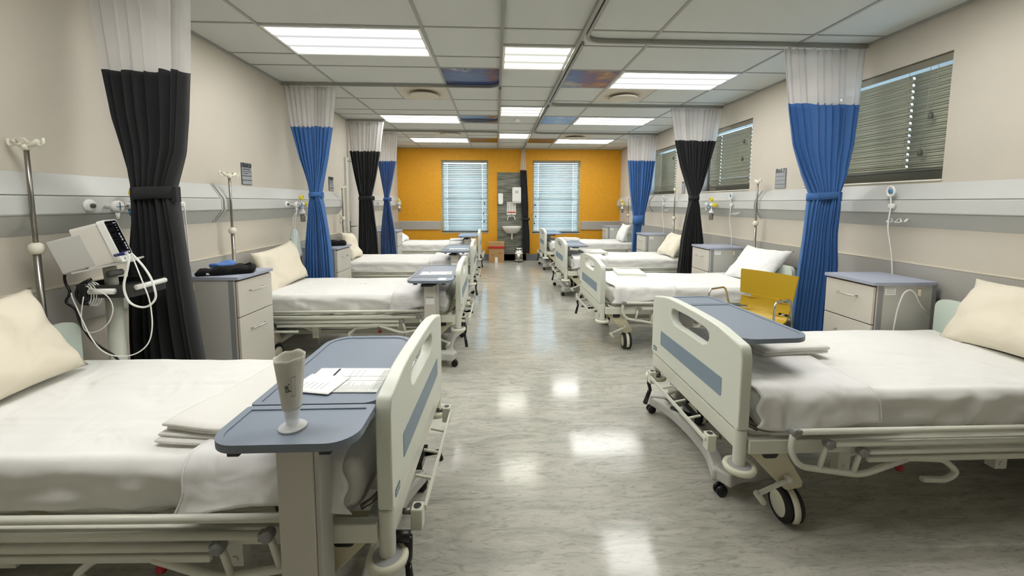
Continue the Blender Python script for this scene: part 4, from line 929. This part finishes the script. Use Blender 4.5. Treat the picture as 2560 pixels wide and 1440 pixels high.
call(-2.303, 7.75, 0, 'white plug on the far left trunking between the curtains', [(.03, 0, 1.40), (.034, .0, 1.30), (.01, .04, 1.02), (-.02, .07, .8)], ring=False)
def sockets(x, y, rz, label):
    r = empty('wall_socket', (x, y, 1.295), rz, label, 'socket', 'sockets on the trunking underside'); a = rad(-42)
    T = Matrix.Rotation(a, 4, 'Y')
    for i, dy in enumerate((-.045, .02)):
        MB().box(.0, .003, dy, dy+.04, .018, .034, T).build('socket_switch', 'white_plastic', r)
        MB().prism([[(dy, -.03), (dy+.034, -.03), (dy+.052, -.018), (dy+.02, .012), (dy+.004, .012)], [(dy+.005, -.024), (dy+.008, .006), (dy+.018, .006), (dy+.04, -.018), (dy+.032, -.024)]], lambda u, v, w: T @ Vector((w, u, v)), 0, .004).build('socket_hood', 'white_plastic', r)
    MB().box(.0, .006, .085, .10, -.02, .02, T).build('cord_clip', 'white_plastic', r)
    MB().box(.0, .004, .09, .105, .10, .115).build('sensor_button', 'white_plastic', r); return r
sockets(2.955, 2.885, PI, 'pair of white sockets under the nearest right nurse call'); sockets(2.955, 4.91, PI, 'pair of white sockets beside the right oxygen fitting'); sockets(2.955, 6.94, PI, 'pair of white sockets near the far right blue curtain')
# white cord looped over the nearest right cabinet's hook
o = MB().tube([(2.575, 2.518, .28), (2.625, 2.518, .50), (2.645, 2.515, .72), (2.675, 2.512, .82), (2.715, 2.512, .845), (2.755, 2.512, .82), (2.80, 2.516, .74), (2.88, 2.518, .665)], .0042, 8, fil=.05).build('power_cord', 'white_plastic')
tag(o, 'white cord looped over the side hook of the nearest right cabinet', 'cord')

# ---------------------------------------------------------------- bed signs
def sign(x, y0, y1, z0, z1, side, txt, label, dark):
    s = 1 if side == 'L' else -1; W = y1-y0; H = z1-z0
    r = empty('bed_sign', (x, (y0+y1)/2, z0), 0 if s > 0 else PI, label, 'sign', 'bed number signs')
    MB().box(.0, .006, -W/2, W/2, 0, H).build('back_plate', 'sign_dark' if dark else 'sign_grey', r)
    n = 5
    for i in range(n):
        q = MB().box(.006, .011, -W/2+.003, W/2-.003, i*H/n+.003, (i+1)*H/n-.003).build('name_strip', 'sign_grey' if not (dark and i == 4) else 'sign_dark', r, bevel=.001)
    text('bed_number', txt, W*.36, 'sign_text', r, (.0118, 0, H*.9), (rad(90), 0, rad(90)))
    if dark:
        b = MB(); b.box(.0112, .0118, -W*.42, W*.3, H*.68, H*.71); b.box(.0112, .0118, -W*.42, W*.38, H*.73, H*.745); b.box(.0112, .0118, -W*.4, W*.1, H*.5, H*.53); b.build('name_writing', 'sign_text', r)
    return r
sign(XL, 3.80, 3.95, 1.575, 1.775, 'L', 'Bed 2', 'grey bed number sign above the left trunking, beside a drip pole', True); sign(XL, 5.73, 5.88, 1.575, 1.77, 'L', 'Bed 3', 'grey bed number sign between the left blue curtain and the door', True)
sign(XR, 4.11, 4.27, 1.575, 1.785, 'R', 'Bed 7', 'grey sign reading Bed 7 left of the nearest right blue curtain', False); sign(XR, 6.35, 6.46, 1.575, 1.77, 'R', 'Bed 6', 'small grey bed sign half hidden behind the right black curtain', False)
o = MB().box(0, .006, 0, .10, 0, .17).build('door_notice', 'cab_line'); o.location = (XL, 7.27, 1.55); tag(o, 'small brown notice on the wall beside the door', 'notice')
o = MB().box(0, .02, 0, .07, 0, .11).build('light_switch', 'white_plastic', bevel=.003); o.location = (XL, 6.10, 1.12); tag(o, 'white wall switch between the left trunking and the door', 'switch')

# ---------------------------------------------------------------- vital signs monitor on its trolley
mo = empty('patient_monitor', (-2.10, 2.245, 0), 0, 'white vital signs monitor with coiled leads on a wheeled stand beside the black curtain', 'patient monitor')
T = Matrix.Translation((.065, -.02, 1.10)) @ Matrix.Rotation(rad(26), 4, 'Z') @ Matrix.Rotation(rad(-17), 4, 'Y') @ Matrix.Scale(.87, 4)
tp = lambda u, v, w: T @ Vector((w, u, v))
hs = MB().prism([rrect(-.095, .095, 0, .255, .018, 5)], tp, -.155, -.03).build('monitor_housing', 'monitor_white', mo, bevel=.008, seg=3)
MB().prism([rrect(-.105, .105, -.006, .262, .022, 6)], tp, -.03, 0).build('front_bezel', 'white_plastic', hs, bevel=.007, seg=3)
sc = MB().prism([rrect(-.088, .088, .035, .254, .016, 6)], tp, 0, .0015).build('control_panel', 'screen_black', hs)
b = MB()
for v0, v1, u0, u1 in ((.205, .235, -.08, .0), (.168, .196, -.08, .0), (.135, .158, -.08, .0), (.062, .122, -.06, .025)):
    b.prism([rrect(u0, u1, v0, v1, .002, 1), rrect(u0+.002, u1-.002, v0+.002, v1-.002, .002, 1)[::-1]], tp, .0015, .0022)
b.build('display_window', 'dark_metal', sc)
b = MB(); b.prism([rrect(.02, .07, .236, .242, .001, 1)], tp, .0015, .0022)
for v in (.222, .206, .19): b.prism([rrect(.035, .062, v, v+.003, .001, 1)], tp, .0015, .0022)
b.build('panel_lettering', 'button_lilac', sc)
for u, v, mt in [(.042, .166, 'button_lilac'), (.045, .148, 'button_lilac'), (.048, .130, 'bag_paper'), (.058, .105, 'button_lilac'), (.058, .088, 'button_lilac'), (.058, .071, 'button_lilac')]+[(-.066+i*.031, .048, 'button_lilac') for i in range(5)]:
    MB().lathe([(0, .004), (.006, .004), (.008, .0015)], (0, 0, 0), 'x', 14).build('control_button', mt, sc).matrix_local = T @ Matrix.Translation((0, u, v))
MB().lathe([(0, .004), (.008, .003), (.009, 0)], (0, 0, 0), 'x', 14).build('jack_socket', 'knuckle_grey', hs).matrix_local = T @ Matrix.Translation((0, -.05, .015))
MB().prism([rrect(-.10, .085, .0, .175, .01, 3)], lambda u, v, w: Matrix.Translation((-.135, -.10, 1.05)) @ Matrix.Rotation(rad(26), 4, 'Z') @ Matrix.Rotation(rad(-17), 4, 'Y') @ Vector((w, u, v)), -.01, .115).build('printer_box', 'cab_side', mo, bevel=.005)
MB().box(-.12, .12, -.09, .09, -.006, .004, Matrix.Translation((.0, -.06, 1.08)) @ Matrix.Rotation(rad(26), 4, 'Z') @ Matrix.Rotation(rad(-12), 4, 'Y')).build('mounting_plate', 'cab_side', mo, bevel=.002)
b = MB().cyl((-.05, 0, .08), (-.05, 0, .90), .036).cyl((-.05, 0, .90), (-.04, -.02, 1.06), .028).build('stand_column', 'bed_white', mo)
MB().cyl((.0, -.07, 1.03), (.0, .0, 1.03), .018).build('tilt_knob', 'knuckle_grey', mo)
b = MB()
for i in range(5):
    a = 2*PI*i/5+.3; b.tube([(-.05, 0, .09), (-.05+.2*math.cos(a), .2*math.sin(a), .055)], lambda t: .026-.008*t, 8)
b.build('star_base', 'bed_white', mo)
for i in range(5):
    a = 2*PI*i/5+.3; MB().lathe([(0, -.012), (.024, -.012), (.024, .012), (0, .012)], (-.05+.2*math.cos(a), .2*math.sin(a), .025), 'y', 14).build('castor', 'black_rubber', mo)
bk = MB(); o1 = rrect(-.12, .165, -.14, .10, .03, 5); o2 = rrect(-.116, .161, -.136, .096, .027, 5)
bk.prism([o1, o2[::-1]], XY, .925, .985); bk.prism([o1], XY, .918, .925); bk = bk.build('wire_basket', 'dark_metal', mo)
MB().tube([(-.02, -.155, .955), (.10, -.155, .955)], .015, 12).build('grip_bar', 'white_plastic', bk); MB().tube([(.18, -.12, .968), (.18, .06, .972)], .014, 12).build('grip_bar', 'white_plastic', bk)
MB().soft(-.06, .13, -.1, .06, .93, .965, .015, 10, 10, 3, lambda p, q: p+Vector((0, 0, .012*fbm(p.x*20, p.y*20)))).build('cuff_in_basket', 'black_cloth', bk)
def px(a, b_, y): return Vector((-2.214+(a-215)*.00202+2.10, y-2.245, 1.331-(b_-543)*.00214))
def cable(nm, pts, r, mt, fil=.05): MB().tube([px(a, c, y) for a, c, y in pts], r, 8, fil=fil).build(nm, mt, mo)
MB().tube([px(316, 634, 2.12), px(352, 627, 2.10)], .008, 10).build('hose_plug', 'navy_plug', mo)
cable('cuff_hose', [(350, 627, 2.10), (370, 630, 2.08), (372, 660, 2.06), (364, 705, 2.04), (378, 745, 2.04), (412, 756, 2.05), (436, 735, 2.06), (425, 690, 2.07), (400, 655, 2.08), (366, 628, 2.10)], .0052, 'white_plastic')
cable('probe_lead', [(366, 630, 2.1), (400, 665, 2.05), (432, 735, 2.03), (438, 795, 2.02), (425, 840, 2.02), (385, 866, 2.02), (335, 866, 2.02), (300, 850, 2.03), (268, 815, 2.05), (222, 730, 2.08), (216, 722, 2.09)], .003, 'white_plastic')
cable('thin_lead', [(250, 705, 2.09), (300, 712, 2.05), (330, 725, 2.04), (340, 755, 2.04), (325, 790, 2.04), (290, 812, 2.05), (255, 815, 2.06), (243, 780, 2.07), (250, 730, 2.08)], .0024, 'white_plastic')
cable('mains_cable', [(208, 652, 2.14), (192, 665, 2.12), (196, 695, 2.1), (217, 722, 2.09), (196, 745, 2.09), (224, 758, 2.09), (226, 800, 2.1), (245, 850, 2.12), (285, 895, 2.16), (290, 1000, 2.2)], .006, 'black_plastic')
for i in range(6):
    q = [px(246+i*3+(14+i*.6)*math.cos(a), 727+(24+i)*math.sin(a), 2.085+.006*i) for a in [2*PI*k/20 for k in range(20)]]
    MB().tube(q, .0027, 6, closed=True).build('coiled_lead', 'white_plastic' if i else 'black_plastic', mo)
cable('dark_lead', [(262, 690, 2.1), (240, 700, 2.09), (226, 725, 2.09), (238, 745, 2.09), (256, 750, 2.09)], .008, 'black_plastic')
MB().soft(-.075, -.03, -.165, -.12, .90, 1.0, .015, 5, 5, 8).build('probe_clip', 'black_plastic', mo)

# ---------------------------------------------------------------- yellow armchair
ch = empty('visitor_chair', (2.05, 3.13, 0), rad(207), 'mustard yellow slotted shell chair with chrome arms between the two nearest right beds', 'chair')
prof = [(.225, .445), (.21, .462), (.12, .462), (0, .452), (-.10, .452), (-.165, .475), (-.20, .53), (-.215, .60), (-.225, .68), (-.235, .77), (-.245, .835)]
PP = fillet([Vector((x, 0, z)) for x, z in prof], .05, n=4); ds = [0]
for a, b_ in zip(PP, PP[1:]): ds.append(ds[-1]+(b_-a).length)
def at(s):
    s *= ds[-1]
    for i in range(len(PP)-1):
        if s <= ds[i+1]+1e-9: return PP[i].lerp(PP[i+1], (s-ds[i])/max(1e-9, ds[i+1]-ds[i]))
    return PP[-1]
def wid(s): return .93*wid_(s)
def wid_(s):
    if s < .55: return .445-.06*abs(s-.28)
    if s < .56: return .44
    if s < .592: return .27
    if s < .70: return .43
    if s < .732: return .25
    return .46+.14*(s-.732)-(.01 if s > .985 else 0)
SS = [i/60*.559 for i in range(61)]+[.5595, .5605, .590, .5915, .593]+[.593+(.699-.593)*i/10 for i in range(1, 11)]+[.6995, .701, .730, .7315, .733]+[.733+(1-.733)*i/16 for i in range(1, 17)]
b = MB(); vs = []; NV = 14
for s in SS:
    p = at(s); w = wid(s)
    for j in range(NV+1):
        v = j/NV*2-1; cup = .022*v*v*(1 if s > .5 else .4); vs.append(Vector((p.x+(cup if s > .5 else 0), v*w/2, p.z+(cup if s <= .5 else 0))))
b.faces(vs, [(i*(NV+1)+j, i*(NV+1)+j+1, (i+1)*(NV+1)+j+1, (i+1)*(NV+1)+j) for i in range(len(SS)-1) for j in range(NV)])
b.build('seat_shell', 'yellow', ch, solid=.009)
MB().box(-.13, .15, -.17, .17, .42, .436).build('seat_plate', 'black_plastic', ch, bevel=.003)
for s in (-1, 1):
    MB().tube([(.21, s*.27, .008), (.17, s*.265, .68), (-.05, s*.262, .68), (-.13, s*.25, .43)], .0085, 10, fil=.045).build('arm_frame', 'chrome', ch)
    MB().tube([(-.10, s*.24, .43), (-.24, s*.255, .008)], .0085, 10).build('rear_leg', 'chrome', ch)
b = MB()
for x in (.13, -.10): b.tube([(x, -.262, .425), (x, .262, .425)], .0085, 8)
b.tube([(.20, -.262, .33), (.13, -.25, .425)], .006, 6).tube([(.20, .262, .33), (.13, .25, .425)], .006, 6); b.build('cross_bar', 'chrome', ch)

# ---------------------------------------------------------------- sink corner on the orange wall
W0 = YF-.012
o = MB().box(-.01, .70, W0, YF, 0, 2.14).build('splash_panel', 'splash_wood'); tag(o, 'tall grey woodgrain splash panel behind the sink', 'wall panel')
s = empty('wash_basin', (.342, W0, .62), 0, 'white wall-hung wash basin on the grey woodgrain panel', 'sink')
def basin(u, v):
    a = PI*u; k = v; rx, ry = .235*(1-.45*k**2.2), .36*(1-.55*k**2.0); return Vector((-rx*math.cos(a), -.0-ry*max(0, math.sin(a))**.8, .225-.17*k**1.2))
b = MB().grid(basin, 28, 12); b.prism([[(-.235*math.cos(PI*i/28), -.36*max(0, math.sin(PI*i/28))**.8) for i in range(29)], [(-.19*math.cos(2*PI*i/24), -.165+.125*math.sin(2*PI*i/24)) for i in range(24)]], XY, .215, .23)
b.build('bowl', 'porcelain', s, solid=.006)
MB().grid(lambda u, v: Vector((-.19*(1-.5*v*v)*math.cos(2*PI*u), -.165+.125*(1-.5*v*v)*math.sin(2*PI*u), .222-.11*v)), 28, 6).build('inner_bowl', 'porcelain', s)
MB().cyl((0, -.16, .06), (0, -.16, -.03), .018).tube([(0, -.16, -.03), (0, -.16, -.08), (0, -.06, -.08), (0, 0, -.04)], .016, 10, fil=.03).build('waste_trap', 'white_plastic', s)
t = empty('elbow_taps', (.33, W0, 1.06), 0, 'chrome and white elbow lever taps above the wash basin', 'tap')
MB().tube([(-.07, 0, .03), (-.07, -.06, .03), (.07, -.06, .03), (.07, 0, .03)], .012, 10, fil=.02).tube([(0, -.06, .03), (0, -.07, .09), (0, -.18, .09), (0, -.19, .02)], .010, 10, fil=.03).build('spout', 'chrome', t)
for d in (-1, 1): MB().tube([(d*.07, -.06, .03), (d*.085, -.07, -.03), (d*.09, -.16, -.055)], .009, 8, fil=.02).build('elbow_lever', 'white_plastic', t)
p = MB().box(.225, .445, W0-.003, W0, 1.12, 1.43).build('hygiene_poster', 'poster'); tag(p, 'small hand washing poster with red strip above the taps', 'poster')
b = MB()
for i in range(4):
    for j in range(3): b.lathe([(0, 0), (.014, .0)], (.26+j*.065, W0-.0036, 1.40-i*.055), 'y', 8); b.box(.25+j*.065, .29+j*.065, W0-.004, W0-.0032, 1.375-i*.055, 1.379-i*.055)
b.build('poster_pictures', 'faint_ink', p); MB().box(.235, .435, W0-.004, W0-.0031, 1.165, 1.195).build('poster_strip', 'red_tape', p)
d = empty('soap_dispenser', (.072, W0, 1.37), 0, 'narrow white soap dispenser on the woodgrain panel', 'soap dispenser')
MB().soft(-.06, .06, -.10, 0, .02, .265, .02, 6, 6, 10).build('dispenser_body', 'white_plastic', d); MB().soft(-.045, .045, -.115, -.06, .0, .05, .012, 5, 5, 4).build('push_plate', 'white_plastic', d)
d = empty('towel_dispenser', (.46, W0, 1.40), 0, 'large white paper towel dispenser beside the narrow dark curtain', 'towel dispenser')
MB().soft(-.11, .11, -.12, 0, .02, .385, .025, 8, 6, 12).build('dispenser_body', 'white_plastic', d); MB().box(-.10, .10, -.115, -.02, 0, .022).build('outlet_tray', 'cab_side', d, bevel=.004); MB().box(-.04, .04, -.123, -.119, .24, .30).build('refill_window', 'cab_side', d)
w = empty('pedal_bin', (.505, 9.50, 0), 0, 'round steel pedal bin below the wash basin', 'bin')
MB().lathe([(0, .015), (.10, .015), (.102, .02), (.102, .30), (0, .30)], n=30).build('bin_body', 'chrome', w); MB().lathe([(.103, .30), (.104, .32), (.09, .345), (.04, .36), (0, .362)], n=30).build('bin_lid', 'chrome', w)
MB().lathe([(.105, 0), (.105, .02), (.09, .022)], n=30).build('rubber_base', 'black_rubber', w); MB().grid(lambda u, v: Vector((.1035*math.sin(u*2.2-1.1), -.1035*math.cos(u*2.2-1.1), .195+.04*v)), 14, 1).build('bin_label', 'paper', w)
MB().box(-.03, .03, -.15, -.09, .008, .02).build('foot_pedal', 'black_plastic', w)
x = empty('medical_waste_box', (-.03, 9.47, 0), 0, 'brown cardboard waste box with a red band on the floor below the orange wall', 'cardboard box')
MB().box(-.18, .18, -.13, .13, 0, .36).build('box_body', 'cardboard', x, bevel=.003); MB().box(-.187, .187, -.137, .137, .36, .485).build('box_lid', 'cardboard', x, bevel=.003)
MB().box(-.1885, .1885, -.1385, .1385, .335, .39).build('red_band', 'red_tape', x)
b = MB(); b.box(-.035, .03, -.1315, -.130, .0, .13); b.build('white_sticker', 'paper', x)
b = MB(); b.tube([(-.10, -.131, .17), (-.08, -.131, .21), (-.06, -.131, .17), (-.10, -.131, .17)], .003, 5); b.box(.04, .13, -.1315, -.130, .23, .236); b.box(.04, .12, -.1315, -.130, .21, .215); b.box(.05, .13, -.1315, -.130, .08, .083); b.build('box_printing', 'cab_line', x)
# laundry marks printed on the sheets
def mk(loc, rz, n, label, sc=1):
    o = marks(loc, rz, n, label, sc); return o
for k, par, px_, py_, rz, n in (('R2', None, 1.86, 4.30, .4, 6),): pass

# ---------------------------------------------------------------- daylight, camera, view
w = bpy.data.worlds.new('daylight'); bpy.context.scene.world = w; w.use_nodes = True
bg = w.node_tree.nodes['Background']; bg.inputs[0].default_value = (.60, .80, 1, 1); bg.inputs[1].default_value = 3.2
f, cy_, pi_, ya, ro = 996.524, 594.3747, .0876, .0415, .0029
F = Vector((math.sin(ya)*math.cos(pi_), math.cos(ya)*math.cos(pi_), -math.sin(pi_))); r0 = Vector((math.cos(ya), -math.sin(ya), 0)); u0 = r0.cross(F)
R_ = r0*math.cos(ro)+u0*math.sin(ro); U_ = u0*math.cos(ro)-r0*math.sin(ro)
cd = bpy.data.cameras.new('camera'); cam = bpy.data.objects.new('camera', cd); C.objects.link(cam)
cam.matrix_world = Matrix(((R_.x, U_.x, -F.x, -.0511), (R_.y, U_.y, -F.y, 0), (R_.z, U_.z, -F.z, 1.413), (0, 0, 0, 1)))
cd.sensor_width = 36; cd.lens = f/2560*36; cd.shift_y = -(720-cy_)/2560; cd.clip_start = .02
bpy.context.scene.camera = cam
vs_ = bpy.context.scene.view_settings; vs_.view_transform = 'Standard'; vs_.look = 'None'; vs_.gamma = 1; vs_.exposure = .56
